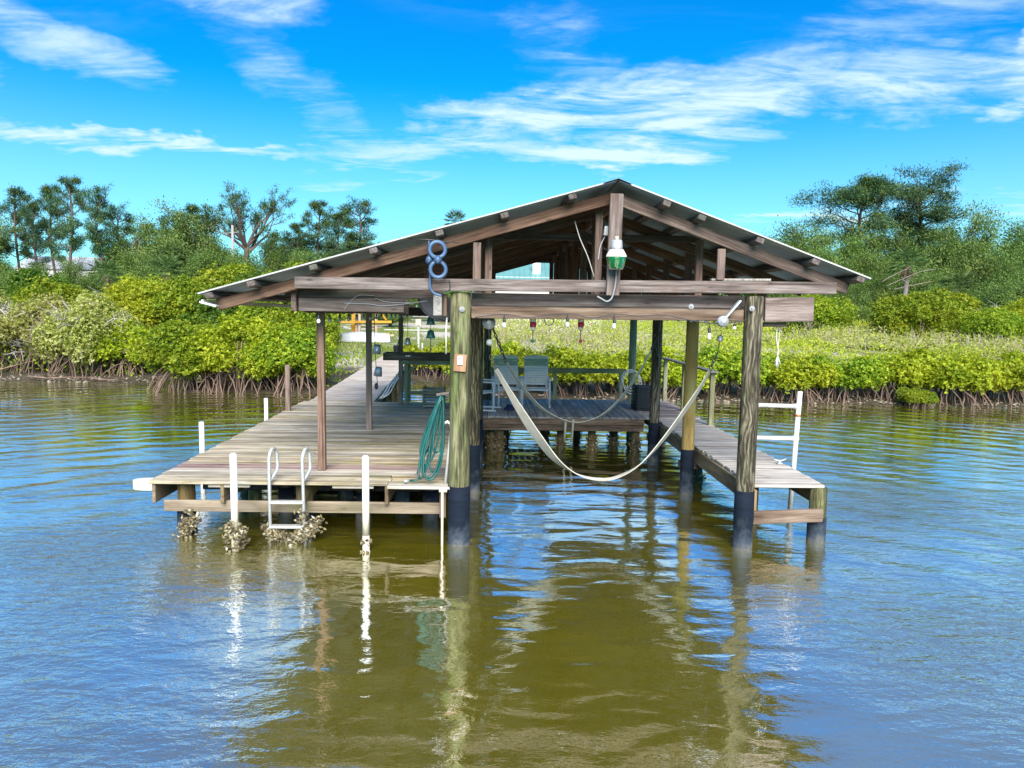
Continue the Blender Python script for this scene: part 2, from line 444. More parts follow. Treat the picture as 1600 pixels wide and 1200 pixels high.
def sleeve_mat():
    m, t, b, out = new_mat('piling_sleeve')
    tc = t.n('ShaderNodeTexCoord').outputs['Object']
    rnd = t.n('ShaderNodeObjectInfo').outputs['Random']
    add = t.n('ShaderNodeVectorMath', operation='ADD')
    t.put(add.inputs[0], tc)
    t.put(add.inputs[1], t.comb(t.math('MULTIPLY', rnd, 31.0), t.math('MULTIPLY', rnd, 11.0), 0.0))
    n1 = t.noise(add.outputs[0], 6, 8, 0.68)
    n2 = t.noise(t.mapping(add.outputs[0], scale=(3, 3, 22)), 1.0, 5, 0.6)
    c = t.ramp(n2, [(0.3, (0.004, 0.007, 0.014)), (0.7, (0.009, 0.016, 0.030))])
    z = t.xyz(tc)[2]
    lim = t.math('ADD', z, t.math('MULTIPLY', t.math('SUBTRACT', n1, 0.5), 0.9))
    c = t.mix(t.math('MULTIPLY', t.smooth(lim, 0.36, 0.02), 0.45), c, (0.13, 0.16, 0.20))
    c = t.mix(t.math('MULTIPLY', t.smooth(lim, 0.10, -0.10), 0.7), c, (0.22, 0.19, 0.15))
    t.put(b.inputs['Base Color'], c)
    b.inputs['Roughness'].default_value = 0.8
    b.inputs['Specular IOR Level'].default_value = 0.2
    bp = t.n('ShaderNodeBump')
    bp.inputs['Strength'].default_value = 0.4
    bp.inputs['Distance'].default_value = 0.01
    t.put(bp.inputs['Height'], n1)
    t.put(b.inputs['Normal'], bp.outputs[0])
    return m


M['sleeve'] = sleeve_mat()


def roof_mat():
    m, t, b, out = new_mat('galvanised_roofing')
    tc = t.n('ShaderNodeTexCoord').outputs['Object']
    n1 = t.noise(tc, 3.0, 7, 0.65)
    n2 = t.noise(t.mapping(tc, scale=(1.5, 18, 4)), 1.0, 5, 0.6)
    c = t.ramp(n1, [(0.3, (0.30, 0.39, 0.47)), (0.7, (0.46, 0.56, 0.64))])  # bluish base: the sky's reflection is put into the colour
    c = t.mix(t.math('MULTIPLY', t.smooth(n2, 0.60, 0.78), 0.6), c, (0.22, 0.16, 0.11))
    t.put(b.inputs['Base Color'], c)
    b.inputs['Metallic'].default_value = 0.1
    t.put(b.inputs['Roughness'], t.math('ADD', 0.40, t.math('MULTIPLY', n1, 0.2)))
    return m


M['roof'] = roof_mat()


def lens_mat():
    m, t, b, out = new_mat('lamp_lens_green')
    tc = t.n('ShaderNodeTexCoord').outputs['Object']
    b.inputs['Base Color'].default_value = (0.012, 0.28, 0.055, 1)
    b.inputs['Roughness'].default_value = 0.12
    b.inputs['Transmission Weight'].default_value = 0.55
    b.inputs['IOR'].default_value = 1.4
    bp = t.n('ShaderNodeBump')
    bp.inputs['Strength'].default_value = 0.5
    bp.inputs['Distance'].default_value = 0.01
    t.put(bp.inputs['Height'], t.noise(tc, 40, 3))
    t.put(b.inputs['Normal'], bp.outputs[0])
    return m


M['lens'] = lens_mat()


def water_mat():
    m, t, b, out = new_mat('river_water')
    tc = t.n('ShaderNodeTexCoord').outputs['Object']
    x, y, z = t.xyz(tc)[:]
    # rings of low wavelets moving out over the creek, broken up by noise
    wob = t.noise(t.mapping(tc, scale=(0.14, 0.22, 1)), 1.0, 3, 0.5)
    wob2 = t.noise(t.mapping(tc, scale=(0.55, 0.8, 1)), 1.0, 3, 0.5)
    dx = t.math('ADD', x, 0.8)
    dy = t.math('SUBTRACT', y, 1.0)
    r = t.math('SQRT', t.math('ADD', t.math('MULTIPLY', dx, dx), t.math('MULTIPLY', dy, dy)))
    ph = t.math('ADD', t.math('MULTIPLY', r, 8.6), t.math('ADD', t.math('MULTIPLY', wob, 26.0), t.math('MULTIPLY', wob2, 7.0)))
    ring = t.math('SINE', ph)
    ring2 = t.math('SINE', t.math('ADD', t.math('MULTIPLY', r, 15.0), t.math('ADD', t.math('MULTIPLY', wob2, 15.0), t.math('MULTIPLY', wob, -20.0))))
    amp = t.smooth(t.noise(t.mapping(tc, scale=(0.16, 0.11, 1), loc=(4, 2, 0)), 1.0, 3, 0.5), 0.36, 0.66)
    amp2 = t.smooth(t.noise(t.mapping(tc, scale=(0.3, 0.25, 1), loc=(9, 5, 0)), 1.0, 3, 0.5), 0.38, 0.7)
    far = t.smooth(r, 5.0, 13.0)
    h1 = t.math('MULTIPLY', t.math('MULTIPLY', ring, t.math('ADD', 0.25, t.math('MULTIPLY', amp, 0.75))), t.math('ADD', t.math('MULTIPLY_ADD', far, 0.0075, 0.0014), t.math('MULTIPLY', t.smooth(r, 13.0, 22.0), 0.006)))
    h1b = t.math('MULTIPLY', t.math('MULTIPLY', ring2, amp2), t.math('ADD', 0.0004, t.math('MULTIPLY', far, 0.0022)))
    # small wind ripples
    fine = t.noise(t.mapping(tc, scale=(4.5, 9.0, 1), rot=(0, 0, 0.35)), 1.0, 4, 0.55, 0.5)
    fine2 = t.noise(t.mapping(tc, scale=(10.0, 20.0, 1), rot=(0, 0, -0.25)), 1.0, 3, 0.55, 0.3)
    gust = t.smooth(t.noise(t.mapping(tc, scale=(0.22, 0.3, 1), loc=(1, 7, 0)), 1.0, 3, 0.5), 0.35, 0.65)
    side = t.smooth(t.math('ABSOLUTE', t.math('SUBTRACT', x, 0.4)), 1.2, 4.2)      # the lee of the dock is calmer
    ga = t.math('ADD', 0.09, t.math('MULTIPLY', t.math('MULTIPLY', t.math('ADD', 0.3, gust), t.math('ADD', 0.10, t.math('MULTIPLY', side, 0.90))), 1.55))
    ga = t.math('MULTIPLY', ga, t.math('MULTIPLY_ADD', t.smooth(r, 9.0, 17.0), -0.72, 1.0))
    h2 = t.math('MULTIPLY', fine, t.math('MULTIPLY', ga, 0.0125))
    h3 = t.math('MULTIPLY', fine2, t.math('MULTIPLY', ga, 0.0052))
    mid = t.noise(t.mapping(tc, scale=(1.5, 3.4, 1), rot=(0, 0, 0.2)), 1.0, 1, 0.4, 0.4)
    h4 = t.math('MULTIPLY', mid, t.math('MULTIPLY_ADD', gust, 0.010, 0.012))
    h = t.math('ADD', t.math('ADD', h1, h1b), t.math('ADD', t.math('ADD', h2, h4), h3))
    bp = t.n('ShaderNodeBump')
    bp.inputs['Strength'].default_value = 1.0
    bp.inputs['Distance'].default_value = 1.0
    t.put(bp.inputs['Height'], h)
    nrm = bp.outputs[0]
    # body of the water: silt, a little uneven
    silt = t.noise(t.mapping(tc, scale=(0.35, 0.5, 1)), 1.0, 5, 0.6)
    grain = t.noise(tc, 26.0, 3, 0.6)
    body = t.ramp(t.math('ADD', t.math('MULTIPLY', silt, 0.8), t.math('MULTIPLY', grain, 0.2)), [(0.32, WATER_BODY[0]), (0.70, WATER_BODY[1])])
    dif = t.n('ShaderNodeBsdfDiffuse')
    t.put(dif.inputs[0], body)
    gl = t.n('ShaderNodeBsdfGlossy')
    gl.inputs['Color'].default_value = (0.94, 0.97, 1.0, 1)
    gl.inputs['Roughness'].default_value = 0.03
    t.put(gl.inputs['Normal'], nrm)
    fr = t.n('ShaderNodeFresnel')
    fr.inputs[0].default_value = WATER_IOR
    t.put(fr.inputs[1], nrm)
    ms = t.n('ShaderNodeMixShader')
    t.put(ms.inputs[0], t.math('MINIMUM', t.math('MULTIPLY_ADD', fr.outputs[0], WATER_GAIN, WATER_BASE), 0.93))
    t.put(ms.inputs[1], dif.outputs[0])
    t.put(ms.inputs[2], gl.outputs[0])
    t.put(out.inputs[0], ms.outputs[0])
    return m


WATER_IOR, WATER_GAIN, WATER_BASE = 1.6, 1.0, 0.58
WATER_BODY = ((0.195, 0.164, 0.010), (0.290, 0.248, 0.018))
M['water'] = water_mat()


def ground_mat():
    m, t, b, out = new_mat('shore_ground')
    geo = t.n('ShaderNodeNewGeometry').outputs['Position']
    x, y, z = t.xyz(geo)[:]
    n1 = t.noise(geo, 1.6, 7, 0.65)
    n2 = t.noise(geo, 14.0, 5, 0.65)
    n3 = t.noise(t.mapping(geo, scale=(0.22, 0.12, 1)), 1.0, 5, 0.6, 0.8)
    mud = t.ramp(t.math('ADD', t.math('MULTIPLY', n1, 0.5), t.math('MULTIPLY', n2, 0.5)), [(0.35, (0.030, 0.023, 0.015)), (0.55, (0.085, 0.068, 0.046)), (0.74, (0.24, 0.20, 0.145))])
    sand = t.ramp(n2, [(0.3, (0.42, 0.36, 0.28)), (0.7, (0.62, 0.56, 0.46))])
    grass = t.ramp(n2, [(0.3, (0.09, 0.13, 0.02)), (0.7, (0.24, 0.26, 0.05))])
    land = t.mix(t.smooth(n3, 0.46, 0.56), grass, sand)
    zz = t.math('ADD', z, t.math('MULTIPLY', t.math('SUBTRACT', n1, 0.5), 0.25))
    c = t.mix(t.smooth(zz, 0.30, 0.50), mud, land)
    t.put(b.inputs['Base Color'], c)
    t.put(b.inputs['Roughness'], t.math('ADD', 0.45, t.math('MULTIPLY', t.smooth(zz, 0.0, 0.3), 0.5)))
    bp = t.n('ShaderNodeBump')
    bp.inputs['Strength'].default_value = 0.6
    bp.inputs['Distance'].default_value = 0.05
    t.put(bp.inputs['Height'], t.math('ADD', n1, t.math('MULTIPLY', n2, 0.5)))
    t.put(b.inputs['Normal'], bp.outputs[0])
    return m


M['ground'] = ground_mat()


# ------------------------------------------------------------------ mesh helpers
class MB:
    """collects shapes for ONE mesh object"""
    def __init__(s):
        s.v, s.f, s.sm = [], [], []

    def add(s, verts, faces, smooth=False):
        o = len(s.v)
        s.v.extend([tuple(v) for v in verts])
        s.f.extend([tuple(i + o for i in f) for f in faces])
        s.sm.extend([smooth] * len(faces))

    def box(s, c, size, rot=None):
        hx, hy, hz = size[0] / 2, size[1] / 2, size[2] / 2
        vs = [Vector((sx * hx, sy * hy, sz * hz)) for sx in (-1, 1) for sy in (-1, 1) for sz in (-1, 1)]
        if rot is not None:
            vs = [rot @ v for v in vs]
        c = Vector(c)
        s.add([v + c for v in vs], [(0, 1, 3, 2), (4, 6, 7, 5), (0, 4, 5, 1), (2, 3, 7, 6), (0, 2, 6, 4), (1, 5, 7, 3)])

    def bar(s, p0, p1, w, h, up=(0, 0, 1)):
        p0, p1 = Vector(p0), Vector(p1)
        s.box((p0 + p1) / 2, ((p1 - p0).length, w, h), frame(p1 - p0, up))

    def tube(s, pts, r, seg=8, caps=True):
        pts = [Vector(p) for p in pts]
        n = len(pts)
        rs = list(r) if isinstance(r, (list, tuple)) else [r] * n
        vs, fs = [], []
        t0 = (pts[1] - pts[0]).normalized()
        a = t0.orthogonal().normalized()
        for i, p in enumerate(pts):
            t = (pts[min(i + 1, n - 1)] - pts[max(i - 1, 0)])
            t = t.normalized() if t.length > 1e-9 else t0
            a = (a - t * a.dot(t))
            a = a.normalized() if a.length > 1e-6 else t.orthogonal().normalized()
            b = t.cross(a)
            for k in range(seg):
                an = 2 * math.pi * k / seg
                vs.append(p + (a * math.cos(an) + b * math.sin(an)) * rs[i])
        for i in range(n - 1):
            for k in range(seg):
                k2 = (k + 1) % seg
                fs.append((i * seg + k, i * seg + k2, (i + 1) * seg + k2, (i + 1) * seg + k))
        s.add(vs, fs, True)
        if caps:
            o = len(s.v) - len(vs)
            s.f.append(tuple(o + k for k in reversed(range(seg))))
            s.f.append(tuple(o + (n - 1) * seg + k for k in range(seg)))
            s.sm.extend([False, False])

    def lathe(s, prof, seg=20, c=(0, 0, 0), wob=0.0, rng=None, rot=None):
        vs, fs = [], []
        ph = [(random.random() * 6.3, random.random() * 6.3) for _ in prof]
        for (r, z), (a1, a2) in zip(prof, ph):
            for k in range(seg):
                an = 2 * math.pi * k / seg
                rr = r * (1 + wob * (math.sin(2 * an + a1 * 0.3) + 0.6 * math.sin(5 * an + a2)))
                v = Vector((rr * math.cos(an), rr * math.sin(an), z))
                if rot is not None:
                    v = rot @ v
                vs.append(v + Vector(c))
        for i in range(len(prof) - 1):
            for k in range(seg):
                k2 = (k + 1) % seg
                fs.append((i * seg + k, i * seg + k2, (i + 1) * seg + k2, (i + 1) * seg + k))
        s.add(vs, fs, True)
        o = len(s.v) - len(vs)
        s.f.append(tuple(o + k for k in reversed(range(seg))))
        s.f.append(tuple(o + (len(prof) - 1) * seg + k for k in range(seg)))
        s.sm.extend([False, False])

    def torus(s, c, R, r, nrm=(0, 0, 1), seg=28, sub=8, flat=1.0):
        q = frame(nrm, (0, 0, 1))
        vs, fs = [], []
        for i in range(seg):
            a = 2 * math.pi * i / seg
            for k in range(sub):
                b = 2 * math.pi * k / sub
                l = Vector((r * flat * math.sin(b), (R + r * math.cos(b)) * math.cos(a), (R + r * math.cos(b)) * math.sin(a)))
                vs.append(Vector(c) + q @ l)
        for i in range(seg):
            for k in range(sub):
                i2, k2 = (i + 1) % seg, (k + 1) % sub
                fs.append((i * sub + k, i2 * sub + k, i2 * sub + k2, i * sub + k2))
        s.add(vs, fs, True)

    def mesh(s, name):
        me = bpy.data.meshes.new(name)
        me.from_pydata(s.v, [], s.f)
        me.update()
        me.polygons.foreach_set('use_smooth', s.sm)
        return me

    def build(s, name, mat, parent=None, loc=None, origin=None):
        """verts are in world space; origin (default the parent's) becomes the object's own"""
        o0 = Vector(origin) if origin is not None else Vector((0, 0, 0))
        if origin is not None:
            s.v = [tuple(Vector(v) - o0) for v in s.v]
        elif parent is not None:
            s.v = [tuple(Vector(v) - wpos(parent)) for v in s.v]
        o = bpy.data.objects.new(name, s.mesh(name))
        COL.objects.link(o)
        if mat is not None:
            o.data.materials.append(M[mat] if isinstance(mat, str) else mat)
        if parent is not None:
            o.parent = parent
            if origin is not None:
                o.location = o0 - wpos(parent)
        elif origin is not None:
            o.location = o0
        return o


def wpos(o):
    p = Vector(o.location)
    q = o.parent
    while q is not None:
        p = p + Vector(q.location)
        q = q.parent
    return p


def frame(x, up=(0, 0, 1)):
    x = Vector(x).normalized()
    u = Vector(up)
    if abs(x.dot(u.normalized())) > 0.98:
        u = Vector((0, -1, 0))
    y = u.cross(x).normalized()
    z = x.cross(y)
    return Matrix((x, y, z)).transposed()


def tag(o, label=None, cat=None, group=None, kind=None):
    for k, v in (('label', label), ('category', cat), ('group', group), ('kind', kind)):
        if v:
            o[k] = v
    return o


def thing(name, label, cat, loc=(0, 0, 0), group=None):
    o = bpy.data.objects.new(name, None)
    o.empty_display_size = 0.2
    COL.objects.link(o)
    o.location = loc
    return tag(o, label, cat, group)


_BOX = {}


def lumber_mesh(L, w, h, mat, bev=0.006):
    key = (round(L, 2), round(w, 3), round(h, 3), mat)
    if key not in _BOX:
        bm = bmesh.new()
        bmesh.ops.create_cube(bm, size=1.0)
        bmesh.ops.scale(bm, vec=(key[0], key[1], key[2]), verts=bm.verts)
        bmesh.ops.bevel(bm, geom=list(bm.edges), offset=min(bev, h * 0.2, w * 0.2), segments=1, affect='EDGES')
        me = bpy.data.meshes.new('lumber')
        bm.to_mesh(me)
        bm.free()
        me.materials.append(M[mat])
        _BOX[key] = me
    return _BOX[key]


def lumber(parent, name, p0, p1, w, h, mat, up=(0, 0, 1)):
    """a sawn board from p0 to p1 (world), w across, h along `up`; its own object"""
    p0, p1 = Vector(p0), Vector(p1)
    o = bpy.data.objects.new(name, lumber_mesh((p1 - p0).length, w, h, mat))
    COL.objects.link(o)
    m = frame(p1 - p0, up).to_4x4()
    c = (p0 + p1) / 2
    o.parent = parent
    o.rotation_euler = m.to_euler()
    o.location = c - (wpos(parent) if parent is not None else Vector((0, 0, 0)))
    return o


def copy_tree(o, parent=None):
    c = o.copy()
    COL.objects.link(c)
    if parent is not None:
        c.parent = parent
    for ch in o.children:
        copy_tree(ch, c)
    return c


def piling(parent, name, x, y, z0, z1, r, mat, lean=(0, 0), sleeve=None, seg=18):
    mb = MB()
    n = 9
    prof = [(r * (1.02 - 0.05 * i / (n - 1)) * random.uniform(0.985, 1.015), z0 + (z1 - z0) * i / (n - 1)) for i in range(n)]
    prof.append((r * 0.86, z1 + 0.012))
    mb.lathe(prof, seg, wob=0.018)
    if lean != (0, 0):
        mb.v = [(v[0] + lean[0] * v[2], v[1] + lean[1] * v[2], v[2]) for v in mb.v]
    mb.v = [(v[0] + x, v[1] + y, v[2]) for v in mb.v]
    o = mb.build(name, mat, parent, origin=(x, y, 0))
    if sleeve:
        s = MB()
        pr = [(r * 1.06 + random.uniform(0, 0.006), -0.5 + (sleeve + 0.5) * i / 7) for i in range(8)]
        s.lathe(pr, seg, wob=0.012)
        s.v = [(v[0] + x + lean[0] * v[2], v[1] + y + lean[1] * v[2], v[2]) for v in s.v]
        s.build('piling_sleeve', 'sleeve', o, origin=(x, y, 0))
    return o


def quads_object(name, Q, mat, parent=None, loc=(0, 0, 0)):
    """Q: (N,4,3) array of separate quads, as one mesh"""
    N = len(Q)
    me = bpy.data.meshes.new(name)
    me.vertices.add(N * 4)
    me.vertices.foreach_set('co', np.ascontiguousarray(Q, dtype=np.float32).ravel())
    me.loops.add(N * 4)
    me.loops.foreach_set('vertex_index', np.arange(N * 4, dtype=np.int32))
    me.polygons.add(N)
    me.polygons.foreach_set('loop_start', np.arange(0, N * 4, 4, dtype=np.int32))
    me.update(calc_edges=True)
    me.validate()
    if mat:
        me.materials.append(M[mat])
    o = bpy.data.objects.new(name, me)
    COL.objects.link(o)
    o.location = loc
    if parent is not None:
        o.parent = parent
    return o


def unit(a):
    return a / np.maximum(np.linalg.norm(a, axis=-1, keepdims=True), 1e-9)


def leaf_quads(P, D, Lf, Wf, rng, face=None, loose=0.55):
    """leaf-shaped quads: base P, direction D (unit), length Lf, width Wf (arrays or numbers)"""
    n = len(P)
    Lf = np.broadcast_to(np.asarray(Lf, float), (n,))[:, None]
    Wf = np.broadcast_to(np.asarray(Wf, float), (n,))[:, None]
    R = unit(rng.normal(size=(n, 3)))
    if face is not None:
        R = unit(np.broadcast_to(face, (n, 3)) + R * loose)
    S = unit(np.cross(D, R))
    N = np.cross(S, D)
    mid = P + D * Lf * 0.5 + N * Lf * 0.07
    return np.stack([P, mid + S * Wf * 0.5, P + D * Lf, mid - S * Wf * 0.5], axis=1)


def oyster_mesh(name, centres, rad, n, parent, mat='oyster', rng=None):
    """a clump of oysters: many small tilted shells as one body"""
    mb = MB()
    for i in range(n):
        c = Vector(random.choice(centres)) + Vector((random.gauss(0, rad), random.gauss(0, rad), random.gauss(0, rad)))
        a = Vector((random.gauss(0, 1), random.gauss(0, 1), random.gauss(0, 0.8))).normalized()
        q = frame(a, (random.random(), random.random(), random.random()))
        L, W, T = random.uniform(0.045, 0.085), random.uniform(0.028, 0.05), random.uniform(0.01, 0.02)
        pts = [(-L / 2, 0, 0), (-L * 0.1, W / 2, T * 0.3), (L / 2, W * 0.2, 0), (L * 0.1, -W / 2, -T * 0.2), (0, 0, T), (0, 0, -T)]
        mb.add([c + q @ Vector(p) for p in pts], [(0, 1, 4), (1, 2, 4), (2, 3, 4), (3, 0, 4), (1, 0, 5), (2, 1, 5), (3, 2, 5), (0, 3, 5)])
    o = mb.build(name, mat, parent)
    return o

# ------------------------------------------------------------------ ground and water
BANK = [(-400, 30.0), (-30, 27.0), (-13.0, 25.8), (-12.2, 28.6), (-10.9, 28.4), (-10.4, 23.6), (-5.4, 23.2), (-4.6, 26.5), (-2.6, 28.3), (-0.9, 27.0), (0.0, 22.9), (10, 22.45), (20, 22.1), (60, 22.5), (400, 25.0)]


def bank_y(x):
    for (x0, y0), (x1, y1) in zip(BANK, BANK[1:]):
        if x <= x1:
            t = (x - x0) / (x1 - x0)
            return y0 + (y1 - y0) * t
    return BANK[-1][1]


def ground_z(x, y):
    d = y - bank_y(x)
    wob = 0.09 * math.sin(x * 1.7 + 0.6 * math.sin(y * 1.1)) + 0.06 * math.sin(x * 4.1 + y * 2.3)
    d += wob * 2.0
    if d < 0:
        return max(-1.2, d * 0.35)
    z = 0.16 * min(1.0, d / 1.2)
    if d > 3:
        z += 0.55 * min(1.0, (d - 3) / 7.0)
    if d > 12:
        z += 0.9 * min(1.0, (d - 12) / 60.0)
    return z + 0.02 * math.sin(x * 5.3) * math.sin(y * 4.7)


def build_ground():
    xs = sorted(set([-420, -260, -160, -110, -80, -60] + list(np.arange(-45, 46, 0.55)) + [60, 80, 110, 160, 260, 420]))
    ys = sorted(set([-90, -30, 5, 15] + list(np.arange(20, 48, 0.42)) + list(np.arange(48, 110, 3.0)) + [130, 180, 280, 460]))
    nx, ny = len(xs), len(ys)
    vs = [(x, y, ground_z(x, y)) for y in ys for x in xs]
    fs = [(j * nx + i, j * nx + i + 1, (j + 1) * nx + i + 1, (j + 1) * nx + i) for j in range(ny - 1) for i in range(nx - 1)]
    mb = MB()
    mb.add(vs, fs, True)
    tag(mb.build('ground', 'ground'), kind='structure')


build_ground()
wb = MB()
wb.add([(-420, -90, 0), (420, -90, 0), (420, 60, 0), (-420, 60, 0)], [(0, 1, 2, 3)])
tag(wb.build('water', 'water'), kind='structure')

# ------------------------------------------------------------------ boathouse
DZ = 0.72                         # top of the decks
RX, RZ = 1.374, 4.305             # ridge
LX, LZ = -3.343, 2.957            # low eave over the deck
EX, EZ = 4.323, 3.25              # eave over the pier
Y0, Y1 = 8.16, 17.45


def roof_z(x):
    return RZ + (x - RX) * ((RZ - LZ) / (RX - LX)) if x < RX else RZ + (x - RX) * ((EZ - RZ) / (EX - RX))


bh = thing('boathouse', 'open timber boathouse with a low metal gable roof on pilings over the boat slip', 'boathouse', (1.35, 12.5, 0))

PILES = [
    ('pile_green', -0.40, 8.44, 3.02, 0.122), ('pile_dark', -0.31, 10.90, 3.0, 0.105), ('pile_dark', -0.30, 13.55, 2.95, 0.10),
    ('pile_dark', 3.065, 8.37, 3.03, 0.108), ('pile_gold', 3.075, 10.97, 2.98, 0.098), ('pile_dark', 3.10, 13.45, 2.95, 0.098),
]
for mt, x, y, z1, r in PILES:
    piling(bh, 'piling', x, y, -1.0, z1, r, mt, sleeve=DZ + random.uniform(-0.03, 0.03))
piling(bh, 'piling', 3.27, 16.66, -1.0, 2.95, 0.086, 'pile_teal')
piling(bh, 'piling', -0.15, 16.75, -1.0, 2.95, 0.09, 'pile_dark')
for x, y in ((-2.22, 9.18), (-2.155, 12.30), (-2.07, 15.86)):
    lumber(bh, 'square_post', (x, y, DZ), (x, y, 2.82), 0.092, 0.092, 'post')

# headers across the front
lumber(bh, 'header_beam', (-0.52, 8.86, 2.905), (3.76, 8.86, 2.905), 0.05, 0.28, 'header')
lumber(bh, 'header_beam', (-2.33, 8.86, 2.905), (-1.06, 8.86, 2.905), 0.05, 0.28, 'header')
lumber(bh, 'header_beam', (-0.27, 8.53, 2.955), (2.945, 8.53, 2.975), 0.05, 0.15, 'header')
lumber(bh, 'header_beam', (-0.27, 8.42, 2.80), (2.95, 8.42, 2.815), 0.09, 0.135, 'brown')
lumber(bh, 'header_beam', (-2.33, 8.58, 3.005), (-0.62, 8.58, 3.005), 0.05, 0.11, 'header')
lumber(bh, 'header_beam', (-2.33, 8.58, 2.865), (-1.08, 8.58, 2.865), 0.05, 0.16, 'header')
lumber(bh, 'header_beam', (3.19, 8.36, 2.885), (3.765, 8.36, 2.90), 0.055, 0.285, 'beam')
lumber(bh, 'end_block', (-2.372, 8.50, 2.925), (-2.372, 9.1, 2.925), 0.06, 0.285, 'rafter')
lumber(bh, 'bracket_block', (3.22, 8.5, 2.71), (3.50, 8.5, 2.715), 0.1, 0.055, 'brown')
# pale blocks beside the mossy piling
lumber(bh, 'bracket_block', (-0.665, 8.40, 2.755), (-0.665, 8.40, 3.0), 0.10, 0.09, 'pale_block', up=(0, -1, 0))
lumber(bh, 'bracket_block', (-0.585, 8.44, 2.75), (-0.585, 8.44, 3.01), 0.05, 0.11, 'brown', up=(0, -1, 0))
# crossbeam of the front truss, two boards butted together
lumber(bh, 'crossbeam', (-2.30, 8.31, 3.112), (-0.742, 8.31, 3.115), 0.05, 0.135, 'beam')
lumber(bh, 'crossbeam', (-0.738, 8.31, 3.112), (4.0, 8.31, 3.150), 0.05, 0.140, 'beam')
lumber(bh, 'loose_board', (2.55, 8.42, 3.228), (3.25, 8.40, 3.236), 0.09, 0.028, 'pale_block')
# side beams running back along the slip and over the deck posts
for x, z, w in ((-2.18, 2.87, 0.10), (-0.30, 2.90, 0.11), (3.08, 2.90, 0.11)):
    lumber(bh, 'side_beam', (x, 8.9, z), (x, 17.2, z), w, 0.20, 'header')

RAF_Y = [8.40, 9.65, 10.9, 12.15, 13.4, 14.65, 15.9, 17.15]
PD, RD = 0.062, 0.128            # purlin and rafter depth
for k, y in enumerate(RAF_Y):
    off = PD + 0.02
    for (xa, xb) in ((LX + (0.55 if k else 0.13), RX - 0.005), (EX - 0.14, RX + 0.005)):
        sl = math.atan(abs((roof_z(xa) - roof_z(xb)) / (xa - xb)))
        dz = (off + RD / 2) / math.cos(sl)
        mt = 'rafter' if k else 'rafter'
        lumber(bh, 'rafter', (xa, y, roof_z(xa) - dz), (xb, y, roof_z(xb) - dz), 0.042, RD, mt)
    ztop = lambda x: roof_z(x) - 0.14
    if k:
        lumber(bh, 'king_post', (RX - 0.02, y + 0.06, 3.02), (RX - 0.02, y + 0.06, RZ - 0.18), 0.09, 0.09, 'rafter')
        if k < 7:
            lumber(bh, 'queen_post', (2.63, y + 0.065, 2.99), (2.63, y + 0.065, ztop(2.63)), 0.085, 0.085, 'rafter')
            lumber(bh, 'queen_post', (-0.22, y + 0.065, 2.99), (-0.22, y + 0.065, ztop(-0.22)), 0.085, 0.085, 'rafter')
        if k in (1, 4):
            lumber(bh, 'collar_tie', (-0.3, y - 0.05, 2.87 + 0.098 * y), (2.75, y - 0.05, 2.87 + 0.098 * y), 0.04, 0.09, 'header')
king = lumber(bh, 'king_post', (1.36, 8.245, 3.02), (1.375, 8.245, 4.17), 0.15, 0.075, 'beam', up=(0, -1, 0))
lumber(bh, 'king_post', (1.235, 8.62, 3.02), (1.235, 8.62, 4.06), 0.085, 0.085, 'rafter')
lumber(bh, 'queen_post', (-0.21, 8.33, 3.185), (-0.21, 8.33, ztop(-0.21) - 0.11), 0.092, 0.04, 'beam', up=(0, -1, 0))
lumber(bh, 'queen_post', (-0.08, 8.75, 3.03), (-0.08, 8.75, ztop(-0.08)), 0.085, 0.085, 'rafter')
lumber(bh, 'queen_post', (2.635, 8.33, 3.22), (2.635, 8.33, ztop(2.635) - 0.13), 0.092, 0.04, 'beam', up=(0, -1, 0))
lumber(bh, 'queen_post', (2.55, 8.95, 3.03), (2.55, 8.95, ztop(2.55)), 0.085, 0.085, 'rafter')
lumber(bh, 'ridge_board', (RX, 8.27, RZ - 0.20), (RX, Y1 - 0.05, RZ - 0.20), 0.04, 0.14, 'rafter')
# purlins: their ends show past the front rafter
PURL_L = [0.86, 0.10, -0.63, -1.37, -2.05, -2.74, -3.22]
PURL_R = [1.93, 2.34, 3.02, 3.67, 4.20]
for x in PURL_L + PURL_R:
    sl = math.atan((RZ - LZ) / (RX - LX)) if x < RX else -math.atan((RZ - EZ) / (EX - RX))
    up = (-math.sin(sl), 0, math.cos(sl))
    z = roof_z(x) - (PD / 2 + 0.012) / math.cos(sl)
    lumber(bh, 'purlin', (x, Y0 - random.uniform(0.0, 0.06), z), (x, Y1 - 0.04, z), 0.09, PD, 'header', up=up)
# rear truss: tie, collar and the boarded half of the gable
lumber(bh, 'rear_tie', (-2.25, 17.2, 2.77), (3.5, 17.2, 2.77), 0.06, 0.20, 'header')
lumber(bh, 'rear_collar', (0.55, 17.24, 4.04), (1.55, 17.24, 4.04), 0.05, 0.12, 'header')
lumber(bh, 'rear_stud', (-0.06, 17.24, 2.87), (-0.06, 17.24, 3.72), 0.16, 0.10, 'header', up=(0, -1, 0))
x = 1.50
while x < 4.0:
    w = random.uniform(0.17, 0.20)
    lumber(bh, 'gable_board', (x + w / 2, 17.31 + random.uniform(0, .006), 2.70), (x + w / 2, 17.31, roof_z(x + w) - 0.14), w - 0.005, 0.022, 'header', up=(0, -1, 0))
    x += w


